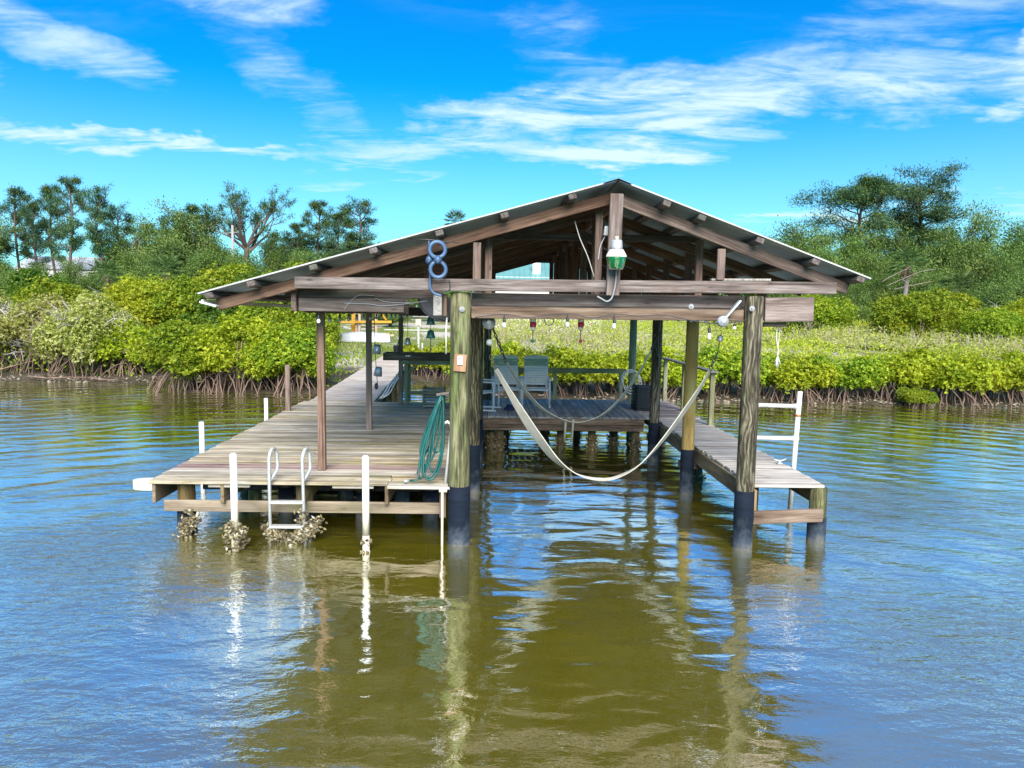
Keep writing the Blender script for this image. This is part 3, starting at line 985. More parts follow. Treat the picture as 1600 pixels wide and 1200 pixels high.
def roof_sheet(xa, xb, y0, width):
    """one corrugated sheet, ribs running down the slope"""
    n = 40
    za, zb = roof_z(xa), roof_z(xb)
    sl = math.atan((zb - za) / (xb - xa))
    nx_, nz_ = -math.sin(sl), math.cos(sl)
    top, bot = [], []
    for i in range(n + 1):
        y = y0 + width * i / n
        a = 0.007 * math.sin(2 * math.pi * (y - Y0) / 0.0725)
        for lst, off in ((top, a + 0.004), (bot, a)):
            lst.append((xa + nx_ * off, y, za + nz_ * off))
            lst.append((xb + nx_ * off, y, zb + nz_ * off))
    v = top + bot
    m = 2 * (n + 1)
    f = []
    for i in range(n):
        f.append((2 * i, 2 * i + 1, 2 * i + 3, 2 * i + 2))
        f.append((m + 2 * i, m + 2 * i + 2, m + 2 * i + 3, m + 2 * i + 1))
        f.append((2 * i, 2 * i + 2, m + 2 * i + 2, m + 2 * i))
        f.append((2 * i + 1, m + 2 * i + 1, m + 2 * i + 3, 2 * i + 3))
    f.append((0, m, m + 1, 1))
    f.append((2 * n, 2 * n + 1, m + 2 * n + 1, m + 2 * n))
    mb = MB()
    mb.add(v, f, True)
    return mb


NS = 11
for k in range(NS):
    sw = (Y1 - Y0) / NS
    for xa, xb in ((LX, RX - 0.01), (RX + 0.01, EX)):
        mb = roof_sheet(xa, xb, Y0 + k * sw, sw + 0.03)
        if k % 2:
            mb.v = [(v[0], v[1], v[2] + 0.006) for v in mb.v]
        mb.build('roof_sheet', 'roof', bh)
mb = MB()
for s_, xe in ((1, RX - 0.17), (-1, RX + 0.15)):
    zr, ze = RZ + 0.022, roof_z(xe) + 0.018
    a = [(RX, Y0 - 0.03, zr), (RX, Y1, zr), (xe, Y1, ze), (xe, Y0 - 0.03, ze)]
    b = [(p[0], p[1], p[2] - 0.004) for p in a]
    mb.add(a + b, [(0, 1, 2, 3), (7, 6, 5, 4), (0, 3, 7, 4), (1, 5, 6, 2), (2, 6, 7, 3)])
mb.build('ridge_cap', 'ridge', bh)
for xa, xb in ((LX, RX - 0.16), (EX, RX + 0.14)):         # pale folded edge along the front of the sheets
    mb = MB()
    mb.bar((xa, Y0 - 0.012, roof_z(xa) + 0.010), (xb, Y0 - 0.012, roof_z(xb) + 0.010), 0.012, 0.016)
    mb.build('edge_trim', 'grey_white', bh)
# pale flashing strip along the low eave, sagging below the rafter tails
mb = MB()
mb.bar((LX + 0.02, 8.22, 2.875), (LX + 0.05, 12.8, 2.84), 0.02, 0.05)
mb.bar((LX + 0.05, 12.81, 2.835), (LX + 0.02, 17.3, 2.85), 0.02, 0.05)
mb.box((LX + 0.09, 8.24, 2.85), (0.19, 0.10, 0.02), Matrix.Rotation(0.25, 3, 'Y'))
mb.build('eave_flashing', 'offwhite', bh)
mb = MB()
for i in range(7):
    mb.tube([(-0.86 + i * 0.042, 8.78, 3.17), (-0.86 + i * 0.042, 8.78, 3.63 + i * 0.012)], 0.003, 5)
for i in range(11):
    mb.tube([(-0.865, 8.784, 3.19 + i * 0.043), (-0.60, 8.784, 3.19 + i * 0.043)], 0.003, 5)
tag(mb.build('wire_trellis', 'rust'), 'rusty square wire grid standing on the crossbeam behind the ring antenna', 'wire grid')

# ------------------------------------------------------------------ decks


def plank_run(parent, y0, y1, xl, xr, z, mats, pitch=0.143, joints=None, mirror=None, jl=0.03, jr=0.02, th=0.038, first=None):
    """boards laid across, from y0 to y1; xl/xr are functions of y"""
    y, k = y0, 0
    while y < y1 - pitch * 0.5:
        w = pitch - random.uniform(0.006, 0.011)
        yc = y + pitch / 2
        a, b = xl(yc) - random.choice((0.0, 0.01, 0.02, jl)), xr(yc) + random.choice((-0.01, 0.0, jr))
        zz = z - th / 2 + random.uniform(-0.003, 0.003)
        mt = mats(k) if callable(mats) else mats
        cut = joints(k) if joints else None
        tw = random.uniform(-0.002, 0.002)
        if cut:
            lumber(parent, 'plank', (a, yc - tw, zz), (cut - 0.004, yc + tw, zz), w, th, mt)
            lumber(parent, 'plank', (cut + 0.004, yc - 0.004 + tw, zz - 0.003), (b, yc - tw, zz + random.uniform(-0.002, 0.003)), w, th, mats(k + 7) if callable(mats) else mats)
        else:
            lumber(parent, 'plank', (a, yc - tw, zz), (b, yc + tw, zz + random.uniform(-0.002, 0.002)), w, th, mt)
        y += pitch
        k += 1


deck = thing('boat_deck', 'weathered grey plank deck with a swim ladder at its open front edge', 'deck', (-2.35, 12.2, 0))


def deck_mat(k):
    if k in (5, 6):
        return 'deck_red'
    if k in (4, 19):
        return 'deck_pale'
    return 'deck'


def deck_joint(k):
    if k < 5:
        return -1.27 + 0.02 * (k % 2) if k in (0, 1, 2) else -0.98
    return {12: -2.6, 19: -1.5, 25: -2.9, 31: -1.9, 38: -2.5, 44: -1.4}.get(k)


plank_run(deck, 8.50, 16.02, lambda y: -4.14 - 0.02 * (y - 8.5), lambda y: -0.53, DZ, deck_mat, joints=deck_joint)
lumber(deck, 'plank', (-1.26, 8.43, DZ - 0.022), (-0.50, 8.43, DZ - 0.024), 0.132, 0.036, 'deck_pale')
for x in (-4.10, -3.28, -2.30, -1.29, -0.62):
    lumber(deck, 'joist', (x, 8.53, DZ - 0.162), (x - (0.12 if x < -4 else 0), 16.0, DZ - 0.162), 0.042, 0.235, 'under')
lumber(deck, 'joist_hanger', (-3.45, 8.56, DZ - 0.065), (-2.95, 8.56, DZ - 0.065), 0.04, 0.04, 'deck_pale')
lumber(deck, 'cleat_board', (-1.95, 8.56, DZ - 0.065), (-1.45, 8.56, DZ - 0.065), 0.04, 0.04, 'deck_pale')
for y in (8.63, 11.1, 13.5, 15.7):
    lumber(deck, 'cross_beam', (-4.02, y, 0.385), (-0.60, y, 0.375), 0.045, 0.14, 'under')
for i, y in enumerate((8.80, 11.0, 13.4, 15.6)):
    for j, x in enumerate((-3.84, -2.36, -0.95)):
        if i == 0 and j == 2:
            continue
        o = piling(deck, 'piling', x + random.uniform(-.03, .03), y + random.uniform(-.05, .05), -1.0, 0.68, 0.105 if i == 0 else 0.09, 'pile_old', sleeve=0.31 if i == 0 else None)
piling(deck, 'piling', -3.48, 10.3, -1.0, 0.68, 0.095, 'pile_green')
for x, y in ((-2.85, 9.7), (-1.75, 9.5), (-1.3, 10.1), (-2.2, 10.6), (-0.85, 9.6)):
    piling(deck, 'piling', x, y, -1.0, 0.66, 0.095, 'pile_old', sleeve=0.36)  # extra dark pilings, added to darken the space under the deck
for y in (9.75, 12.3, 14.6):
    lumber(deck, 'cross_beam', (-4.0, y, 0.40), (-0.60, y, 0.39), 0.06, 0.19, 'header')  # added dark beams, standing in for the gloom beneath the planks
lumber(deck, 'rotten_post', (-0.60, 8.50, 0.30), (-0.60, 8.50, 0.66), 0.075, 0.06, 'brown', up=(0, -1, 0))
mb = MB()                                             # pale rounded corner bumper
pr = []
for i in range(9):
    a = math.pi / 2 + math.pi * i / 8
    pr.append((-4.22 + 0.16 * math.cos(a), 8.62 + 0.105 * math.sin(a)))
pr += [(-4.11, 8.515), (-4.11, 8.725)]
n_ = len(pr)
vs = [(p[0], p[1], 0.705) for p in pr] + [(p[0], p[1], 0.60) for p in pr]
mb.add(vs, [tuple(range(n_)), tuple(reversed(range(n_, 2 * n_)))] + [(i, n_ + i, n_ + (i + 1) % n_, (i + 1) % n_) for i in range(n_)])
tag(mb.build('dock_bumper', 'offwhite', origin=(-4.2, 8.62, 0.6)), 'white rounded dock bumper on the outer front corner of the plank deck', 'bumper')

rear = thing('rear_deck', 'shaded plank platform behind the boat slip holding the white chairs', 'deck', (1.5, 15.5, 0))
x, k = -0.26, 0
while x < 3.16:
    w = 0.145
    c = x + w / 2
    lumber(rear, 'plank', (c, 14.10 + random.uniform(-.015, .015), DZ - 0.019 + random.uniform(-.002, .002)), (c, 17.0 + random.uniform(-.03, .03), DZ - 0.019), w - 0.01, 0.038, 'rear')
    x += w
lumber(rear, 'fascia_board', (-0.28, 14.13, 0.622), (3.05, 14.13, 0.622), 0.045, 0.115, 'brown')
lumber(rear, 'fascia_board', (-0.28, 14.17, 0.50), (3.05, 14.17, 0.50), 0.05, 0.14, 'brown')
lumber(rear, 'rear_beam', (-0.28, 16.85, 0.55), (3.2, 16.85, 0.55), 0.05, 0.22, 'brown')
for x, y in ((-0.03, 14.5), (0.14, 14.35), (1.15, 15.6), (1.42, 14.6), (2.05, 14.5), (2.62, 15.2), (2.92, 14.3), (0.3, 16.7), (2.0, 16.7)):
    o = piling(rear, 'piling', x, y, -1.0, 0.44 if y > 14.3 else 0.5, 0.085, 'pile_old')
    cs = [(x + 0.09 * math.cos(a), y + 0.09 * math.sin(a), z) for a in np.arange(0, 6.2, 0.7) for z in (0.0, 0.08, 0.16, 0.22)]
    tag(oyster_mesh('oyster_cluster', cs, 0.03, 130, o), kind='stuff')

pier = thing('finger_pier', 'narrow silver grey plank pier running out beside the boat slip', 'pier', (3.72, 12.7, 0))
plank_run(pier, 8.60, 14.1, lambda y: 3.27, lambda y: 4.17, DZ, 'pier')
plank_run(pier, 14.1, 17.0, lambda y: 3.17, lambda y: 4.20, DZ, lambda k: 'deck_red' if k % 3 else 'pier')
lumber(pier, 'stringer', (3.245, 8.66, DZ - 0.155), (3.245, 14.1, DZ - 0.155), 0.045, 0.225, 'under')
lumber(pier, 'stringer', (4.10, 8.80, DZ - 0.155), (4.10, 17.0, DZ - 0.155), 0.045, 0.225, 'under')
lumber(pier, 'stringer', (3.30, 14.15, DZ - 0.155), (3.30, 17.0, DZ - 0.155), 0.045, 0.225, 'under')
lumber(pier, 'end_post', (3.235, 8.55, 0.27), (3.235, 8.55, 0.675), 0.07, 0.11, 'under', up=(0, -1, 0))
lumber(pier, 'cross_beam', (3.17, 8.47, 0.335), (4.08, 8.47, 0.375), 0.06, 0.16, 'brown')
lumber(pier, 'cross_beam', (2.99, 11.14, 0.42), (3.9, 11.14, 0.42), 0.10, 0.13, 'brown')
lumber(pier, 'cross_beam', (3.0, 13.6, 0.42), (4.1, 13.6, 0.42), 0.06, 0.14, 'brown')
piling(pier, 'piling', 4.11, 8.66, -1.0, 0.675, 0.105, 'pile_green', sleeve=0.30)
for x, y in ((3.62, 9.6), (4.06, 11.2), (3.55, 12.0), (4.05, 13.7), (3.6, 15.2), (4.05, 16.7)):
    o = piling(pier, 'piling', x, y, -1.0, 0.66, 0.088, 'pile_old')
    cs = [(x + 0.09 * math.cos(a), y + 0.09 * math.sin(a), z) for a in np.arange(0, 6.2, 0.7) for z in (0.0, 0.06)]
    tag(oyster_mesh('oyster_cluster', cs, 0.025, 70, o), kind='stuff')

bw = thing('boardwalk', 'pale sunlit boardwalk leading back from the plank deck to the shore', 'boardwalk', (-3.6, 24, 0))
BWL = lambda y: -4.13 - 0.052 * (y - 16)
BWR = lambda y: -2.70 - 0.062 * (y - 16)
plank_run(bw, 16.04, 33.2, BWL, BWR, DZ + 0.015, 'walk', jl=0.01, jr=0.01)
for f_ in (BWL, BWR):
    s_ = 0.06 if f_ is BWL else -0.06
    lumber(bw, 'stringer', (f_(16.1) + s_, 16.1, DZ - 0.13), (f_(33) + s_, 33, DZ - 0.13), 0.045, 0.20, 'walk')
for y in (18.0, 20.5, 23.0, 25.5):
    for f_, s_ in ((BWL, 0.14), (BWR, -0.14)):
        piling(bw, 'piling', f_(y) + s_, y, -1.0, 0.5, 0.08, 'pile_old')

# ------------------------------------------------------------------ railings
rr = thing('rear_railing', 'cream timber rail on short posts along the back of the shaded platform', 'railing', (1.4, 16.76, DZ))
for x in (-0.02, 1.466, 3.03):
    lumber(rr, 'rail_post', (x, 16.76, DZ), (x, 16.76, 1.43), 0.085, 0.085, 'rail')
lumber(rr, 'top_rail', (-0.12, 16.70, 1.435), (3.14, 16.70, 1.445), 0.04, 0.115, 'rail')
pr_ = thing('pier_railing', 'grey capped timber rail on three posts at the inner end of the narrow pier', 'railing', (4.13, 15.1, DZ))
for y in (13.27, 15.25, 16.95):
    lumber(pr_, 'rail_post', (4.135, y, 0.50), (4.135, y, 1.725), 0.09, 0.09, 'rail')
lumber(pr_, 'top_rail', (4.13, 13.12, 1.745), (4.13, 17.1, 1.745), 0.15, 0.038, 'railtop')

# ------------------------------------------------------------------ white pipes, ladder
def pipe(px, py, ztop, r, mat, label, y=None, zlow=-0.8, z0=0.0, lean=0.0, group=None, oy=False):
    p = at(px, py, z=z0)
    t = thing('mooring_pipe', label, 'pipe', (p.x, p.y, 0), group)
    mb = MB()
    mb.tube([(p.x + lean * (zlow - z0), p.y, zlow), (p.x, p.y, z0), (p.x + lean * (ztop - z0), p.y, ztop)], r, 14)
    mb.tube([(p.x + lean * (ztop - z0), p.y, ztop), (p.x + lean * (ztop - z0), p.y, ztop + 0.012)], r * 0.72, 12)
    mb.build('pipe', mat, t)
    st = MB()
    st.tube([(p.x, p.y, zlow), (p.x, p.y, 0.20)], [r * 1.10, r * 1.05], 14)
    cr_ = MB()
    cr_.tube([(p.x, p.y, 0.19), (p.x, p.y, 0.60)], [r * 1.04, r * 1.012], 14)
    cr_.build('yellowed_section', 'pvc_cream', t)
    if z0 == 0.0:
        st.build('stained_foot', 'pvc_old', t)
    else:
        pass
    return t, p


PG = 'white pipes around the plank deck'
t, p = pipe(368, 858, 1.13, 0.040, 'pvc', 'tall white pipe standing in the water between the swim ladder and the deck corner', group=PG)
cs = [(p.x + 0.05 * math.cos(a), p.y + 0.05 * math.sin(a), z) for a in np.arange(0, 6.2, 0.6) for z in (0.05, 0.15, 0.26)]
tag(oyster_mesh('oyster_cluster', cs, 0.045, 260, t), kind='stuff')
t, p = pipe(572, 862, 1.13, 0.040, 'pvc', 'tall white pipe standing in the water between the swim ladder and the mossy piling', group=PG)
cs = [(p.x + 0.04 * math.cos(a), p.y + 0.04 * math.sin(a), z) for a in np.arange(0, 6.2, 0.9) for z in (0.0, 0.12)]
tag(oyster_mesh('oyster_cluster', cs, 0.015, 40, t), kind='stuff')
for px, py, lab in ((322, 697, 'short white pipe stub at the side of the deck, nearer the white corner bumper'),
                    (421, 652, 'short white pipe stub at the side of the deck, nearer the dark wooden stub')):
    p = at(px, py, z=DZ)
    t = thing('mooring_pipe', lab, 'pipe', (p.x - 0.06, p.y, 0), PG)
    mb = MB()
    mb.tube([(p.x - 0.06, p.y, -0.8), (p.x - 0.06, p.y, 1.09)], 0.037, 14)
    mb.build('pipe', 'pvc', t)
p = at(450, 642, z=DZ)
sp_ = lumber(None, 'mooring_post', (p.x, p.y, 0.2), (p.x + 0.01, p.y, 1.66), 0.09, 0.09, 'post')
tag(sp_, 'dark weathered timber post rising at the outer side of the deck by the boardwalk', 'post')
p = at(688, 864, z=0)
mb = MB()
mb.tube([(p.x, 8.33, -0.6), (p.x, 8.34, 0.0), (p.x + 0.0, 8.35, 0.66)], 0.016, 8)
mb.tube([(p.x - 0.04, 8.36, 0.665), (p.x + 0.055, 8.36, 0.665)], 0.02, 8)
tag(mb.build('thin_pipe', 'pvc_old', origin=(p.x, 8.34, 0)), 'thin stained pipe with a tee top before the deck, beside the mossy piling', 'pipe')
p = at(700, 750, z=DZ)
mb = MB()
mb.tube([(p.x - 0.02, 8.52, DZ), (p.x + 0.045, 8.52, 1.38), (p.x + 0.04, 8.52, 1.45), (p.x + 0.0, 8.52, 1.48), (p.x - 0.045, 8.52, 1.45)], 0.020, 10)
tag(mb.build('hooked_pipe', 'pvc', origin=(p.x, 8.52, DZ)), 'thin white pipe with a hooked top leaning on the mossy piling by the hose', 'pipe')

lad = thing('swim_ladder', 'pale aluminium swim ladder at the deck front with oysters crusted on its foot', 'ladder', (-2.64, 8.38, 0))
pb0, pb1 = at(413, 862, z=0), at(470, 862, z=0)
tops = []
for pb, ptop in ((pb0, at(425, 698, Y=8.45)), (pb1, at(477, 698, Y=8.45))):
    mb = MB()
    a = Vector((pb.x - 0.03, 8.40, -0.35))
    b = Vector((ptop.x - 0.03, 8.42, 1.02))
    arc = [Vector((ptop.x - 0.025 + 0.004 * i, 8.42 + 0.09 - 0.09 * math.cos(math.pi * i / 8), 1.05 + 0.08 * math.sin(math.pi * i / 8))) for i in range(9)]
    mb.tube([a, b] + arc + [Vector((ptop.x + 0.015, 8.61, 0.90)), Vector((ptop.x + 0.01, 8.58, 0.84)), Vector((ptop.x - 0.03, 8.43, 0.745))], 0.021, 10)
    mb.build('side_rail', 'alu', lad)
    tops.append((a, b))
for z in (0.50, 0.20, -0.08):
    (a0, b0), (a1, b1) = tops
    f0 = (z - a0.z) / (b0.z - a0.z)
    q0, q1 = a0.lerp(b0, f0), a1.lerp(b1, f0)
    mb = MB()
    mb.bar(q0, q1, 0.075, 0.028)
    mb.build('rung', 'alu', lad)
cs = []
for i in range(26):
    f = i / 25
    cs.append((pb0.x - 0.03 + (pb1.x - pb0.x + 0.06) * f, 8.42, 0.03 + 0.22 * max(0, (f - 0.5)) ** 1.0 + (0.08 if f < 0.2 else 0)))
for z in (0.08, 0.16, 0.24, 0.3):
    cs += [(pb1.x - 0.02 + random.uniform(-.1, .12), 8.43, z)] * 3
    if z < 0.22:
        cs += [(pb0.x - 0.03, 8.42, z)] * 2
tag(oyster_mesh('oyster_cluster', cs, 0.042, 620, lad), kind='stuff')
p = at(292, 838, z=0)
ob = thing('oyster_stick', 'pale stick crusted with oysters leaning beside the front corner piling', 'oyster clump', (p.x, p.y, 0))
mb = MB()
mb.tube([(p.x - 0.05, p.y, -0.2), (p.x + 0.16, p.y + 0.02, 0.36)], 0.016, 8)
mb.build('stick', 'pvc_old', ob)
cs = [(p.x - 0.02 + 0.12 * f, p.y, 0.02 + 0.26 * f) for f in np.arange(0, 1, 0.1)]
tag(oyster_mesh('oyster_cluster', cs, 0.048, 230, ob), kind='stuff')

pf = thing('pipe_frame', 'white pipe frame with two cross bars at the outer side of the narrow pier', 'pipe frame', (3.9, 9.4, DZ))
pp = at(1238, 727, z=DZ)
for i, x in enumerate((pp.x, pp.x - 0.62)):
    mb = MB()
    mb.tube([(x, pp.y, 0.0), (x + 0.05, pp.y, 1.77)], 0.034, 14)
    mb.build('upright', 'pvc', pf)
for z in (1.10, 1.56):
    mb = MB()
    mb.tube([(pp.x + 0.03, pp.y, z), (pp.x - 0.60, pp.y, z + 0.012)], 0.030, 12)
    mb.tube([(pp.x + 0.03 + 0.03, pp.y, z), (pp.x - 0.03, pp.y, z)], 0.038, 12)
    mb.build('cross_bar', 'pvc', pf)
mb = MB()
mb.tube([(pp.x + 0.04, pp.y, 1.415), (pp.x + 0.041, pp.y, 1.45)], 0.0355, 14)
mb.build('tape_band', plain('tape_orange', (0.50, 0.16, 0.05)), pf)
pc = at(1218, 725, z=DZ)
mb = MB()
mb.box((pc.x, pc.y, DZ + 0.012), (0.06, 0.05, 0.02))
mb.tube([(pc.x - 0.09, pc.y, DZ + 0.07), (pc.x - 0.03, pc.y, DZ + 0.05), (pc.x + 0.03, pc.y, DZ + 0.05), (pc.x + 0.09, pc.y, DZ + 0.07)], 0.012, 8)
mb.tube([(pc.x, pc.y, DZ + 0.01), (pc.x, pc.y, DZ + 0.05)], 0.016, 8)
tag(mb.build('dock_cleat', 'grey_metal', origin=(pc.x, pc.y, DZ)), 'small grey metal dock cleat on the narrow pier beside the white pipe frame', 'cleat')


# ------------------------------------------------------------------ things on and around the dock
def catenary(a, b, sag, n=24):
    a, b = Vector(a), Vector(b)
    return [a.lerp(b, i / n) + Vector((0, 0, -sag * 4 * (i / n) * (1 - i / n))) for i in range(n + 1)]


def ribbon(pts, width_fn, dir_fn, th=0.006):
    mb = MB()
    n = len(pts)
    vs = []
    for i, p in enumerate(pts):
        t = (Vector(pts[min(i + 1, n - 1)]) - Vector(pts[max(i - 1, 0)])).normalized()
        d = Vector(dir_fn(i / (n - 1)))
        d = (d - t * d.dot(t)).normalized()
        nn = t.cross(d)
        w = width_fn(i / (n - 1)) / 2
        p = Vector(p)
        vs += [p + d * w + nn * th, p + d * w - nn * th, p - d * w - nn * th, p - d * w + nn * th]
    fs = [(0, 1, 2, 3)]
    for i in range(n - 1):
        for k in range(4):
            k2 = (k + 1) % 4
            fs.append((i * 4 + k, (i + 1) * 4 + k, (i + 1) * 4 + k2, i * 4 + k2))
    fs.append(tuple((n - 1) * 4 + k for k in (3, 2, 1, 0)))
    mb.add(vs, fs, False)
    return mb


def chain(p0, p1, link=0.07, r=0.007):
    p0, p1 = Vector(p0), Vector(p1)
    L = (p1 - p0).length
    n = max(2, int(L / (link * 0.78)))
    mb = MB()
    q = frame(p1 - p0, (0, 0, 1))
    for i in range(n):
        c = p0.lerp(p1, (i + 0.5) / n)
        pts = []
        for k in range(13):
            a = 2 * math.pi * k / 12
            l = Vector((link / 2 * math.cos(a), 0.022 * math.sin(a), 0)) if i % 2 else Vector((link / 2 * math.cos(a), 0, 0.022 * math.sin(a)))
            pts.append(c + q @ l)
        mb.tube(pts, r, 5, caps=False)
    return mb


def pulley(parent, c, r, face=(0, -1, 0.15)):
    mb = MB()
    q = frame(face, (0, 0, 1))
    rot = q @ Matrix.Rotation(math.pi / 2, 3, 'Y')
    mb.lathe([(r * 0.3, -0.03), (r, -0.028), (r, -0.016), (r * 0.78, -0.006), (r * 0.78, 0.006), (r, 0.016), (r, 0.028), (r * 0.35, 0.032), (r * 0.32, 0.05)], 24, c, rot=rot)
    return mb.build('pulley', 'grey_metal', parent)


def smooth_path(pix, Y, n=40):
    P = [at(px, py, Y=Y) for px, py in pix]
    out = []
    for i in range(len(P) - 1):
        p0, p1, p2, p3 = P[max(i - 1, 0)], P[i], P[i + 1], P[min(i + 2, len(P) - 1)]
        m = max(2, n // (len(P) - 1))
        for k in range(m):
            t = k / m
            out.append(0.5 * ((2 * p1) + (p2 - p0) * t + (2 * p0 - 5 * p1 + 4 * p2 - p3) * t * t + (3 * p1 - p0 - 3 * p2 + p3) * t ** 3))
    out.append(P[-1])
    return out


def widths(f, lo, hi):
    return lo + (hi - lo) * max(0.0, math.sin(2 * math.pi * min(f, 1 - f) * 1.0)) ** 1.5 if min(f, 1 - f) < 0.5 else lo


# the two boat slings
sl1 = thing('boat_sling', 'wide white boat lift sling hanging low across the slip, its bottom near the water', 'boat sling', (1.4, 9.3, 2.6), 'boat lift slings across the slip')
pts = smooth_path([(775, 577), (792, 606), (812, 640), (838, 680), (868, 718), (900, 740), (935, 749), (965, 745), (1002, 724), (1040, 682), (1075, 634), (1096, 602), (1109, 579)], 9.3, 48)
ribbon(pts, lambda f: 0.07 + 0.115 * math.sin(math.pi * min(1, max(0, (f - 0.02) / 0.5))) ** 2 * (1 if f < 0.5 else 0) + (0.115 * math.sin(math.pi * (f - 0.5) / 0.5) ** 2 if f >= 0.5 else 0),
       lambda f: (0.62 * (1 if f < 0.5 else -0.62), -0.75, 0.35 * math.cos(f * 6.28) + 0.15)).build('strap', 'strap', sl1)
a, b = at(1109, 579, Y=9.3), at(1121, 552, Y=9.25)
chain(a, b).build('chain', 'steel', sl1)
a2 = at(1127, 520, Y=9.0)
mb = MB(); mb.tube([b, a2], 0.006, 6); mb.build('cable', 'steel', sl1)
mb = MB(); mb.lathe([(0.005, -0.045), (0.035, -0.03), (0.045, 0), (0.035, 0.03), (0.005, 0.045)], 14, at(1125, 529, Y=9.0)); mb.build('float_ball', 'grey_metal', sl1)
a, b = at(775, 577, Y=9.3), at(766, 555, Y=9.3)
chain(a, b).build('chain', 'steel', sl1)
mb = MB(); mb.tube([b, at(765, 530, Y=9.2), at(763, 508, Y=9.1)], 0.006, 6); mb.build('cable', 'steel', sl1)
mb = MB(); mb.lathe([(0.005, -0.045), (0.035, -0.03), (0.045, 0), (0.035, 0.03), (0.005, 0.045)], 14, at(765, 535, Y=9.15)); mb.build('float_ball', 'offwhite', sl1)
pulley(sl1, at(764, 504, Y=9.1), 0.085)
hk = at(764, 497, Y=9.1)
mb = MB(); mb.tube([hk, (hk.x, hk.y, 2.86)], 0.02, 8); mb.build('hanger', 'steel', sl1)
ar0, ar1 = at(1156, 470, Y=8.34), at(1128, 502, Y=8.31)
mb = MB(); mb.bar(ar0, ar1, 0.02, 0.07, up=(0, -1, 0)); mb.build('bracket_arm', 'grey_metal', sl1)
pulley(sl1, ar1 + Vector((0, -0.03, 0)), 0.062)

sl2 = thing('boat_sling', 'narrower far boat lift sling with a black chain, hanging level with the shaded platform', 'boat sling', (1.4, 12.4, 2.6), 'boat lift slings across the slip')
pts = smooth_path([(791, 566), (806, 590), (826, 618), (850, 641), (876, 655), (900, 660), (925, 656), (950, 642), (978, 612), (1000, 580), (1018, 547)], 12.6, 44)
ribbon(pts, lambda f: 0.06 + 0.05 * math.sin(2 * math.pi * f) ** 2, lambda f: (0.45 * (1 if f < 0.5 else -1), -0.8, 0.2)).build('strap', 'strap', sl2)
a, b = at(791, 566, Y=12.6), at(768, 508, Y=12.45)
chain(a, b, 0.10, 0.011).build('chain', 'black', sl2)
mb = MB(); mb.tube([b, (b.x - 0.05, b.y, 2.82)], 0.012, 6); mb.build('hanger', 'steel', sl2)
a, b = at(1018, 547, Y=12.6), at(1023, 533, Y=13.25)
chain(a, b, 0.09, 0.010).build('chain', 'black', sl2)
mb = MB()
mb.tube([at(884, 655, Y=13.9), at(882, 690, Y=13.9)], 0.024, 8)
mb.tube([at(896, 655, Y=13.9), at(893, 690, Y=13.9)], 0.024, 8)
tag(mb.build('guide_sticks', 'pvc_old'), 'pair of pale thin sticks hanging at the front of the shaded platform below the sling', 'sticks')

# green garden hose hung in long loops on the mossy piling
pts = []
hx, hy, hz = -0.61, 8.50, 1.78
loops = [(-0.36, 0.80, .00), (-0.28, 0.95, .03), (-0.20, 0.78, -.03), (-0.34, 1.05, .05), (-0.14, 0.86, .02), (-0.24, 0.80, -.05), (-0.10, 1.10, .0)]
for j, (dx, zb, dy) in enumerate(loops):
    zt = hz + random.uniform(-0.02, 0.05)
    ph0 = 0
    for k in range(28):
        a = 2 * math.pi * k / 28
        f = (1 - math.cos(a)) / 2            # 0 at the hook, 1 at the bottom
        wide = 0.10 + 0.05 * (j % 3)
        pts.append(Vector((hx + dx * 0.72 * f ** 0.9 + 0.75 * wide * math.sin(a) * (0.25 + 0.75 * f), hy - 0.06 + dy + 0.012 * j + 0.05 * math.sin(a), zt + (zb - zt) * f)))
pts += [Vector((-0.84, 8.48, 0.80)), Vector((-0.93, 8.47, 0.765)), Vector((-1.00, 8.47, 0.76))]
hose = thing('garden_hose', 'dark green garden hose hung in long loops on the mossy piling', 'hose', (hx, hy, 1.8))
mb = MB(); mb.tube(pts, 0.0135, 8); mb.build('hose', 'hose', hose)
mb = MB(); mb.tube([(-1.02, 8.47, 0.76), (-1.07, 8.46, 0.755)], 0.019, 10); mb.build('hose_end', 'grey_metal', hose)
mb = MB(); mb.bar((-0.53, 8.46, 1.84), (-0.68, 8.44, 1.82), 0.04, 0.03); mb.build('hook', 'steel', hose)

# small board with a white switch on the mossy piling
pl = thing('switch_plaque', 'small pinkish wooden board with a white electric switch on the mossy piling', 'switch', (-0.37, 8.31, 2.2))
c = at(719, 567, Y=8.305)
mb = MB(); mb.box(c, (0.14, 0.02, 0.20), Matrix.Rotation(0.06, 3, 'Y')); mb.build('backing_board', 'plaque', pl)
mb = MB(); mb.box(c + Vector((0.0, -0.018, 0.03)), (0.06, 0.02, 0.10)); mb.build('switch_plate', 'white', pl)
mb = MB(); mb.box(c + Vector((-0.012, -0.031, 0.05)), (0.014, 0.012, 0.018)); mb.build('switch_lever', 'black', pl)
# eye bolts and steel washers on the pilings and headers
for px, py, Y, lab in ((722, 483, 8.31, 'grey washer and bolt near the top of the mossy piling'), (1175, 482, 8.25, 'grey washer and bolt near the top of the swirled piling at the pier'),
                       (1080, 479, 8.37, 'pale round washer on the dark header below the crossbeam')):
    mb = MB()
    c = at(px, py, Y=Y)
    rot = Matrix.Rotation(math.pi / 2, 3, 'X')
    mb.lathe([(0.032, 0.0), (0.032, 0.006), (0.012, 0.007), (0.012, 0.02)], 12, c, rot=rot)
    mb.sm = [False] * len(mb.f)
    tag(mb.build('washer', 'cable_grey'), lab, 'washer')

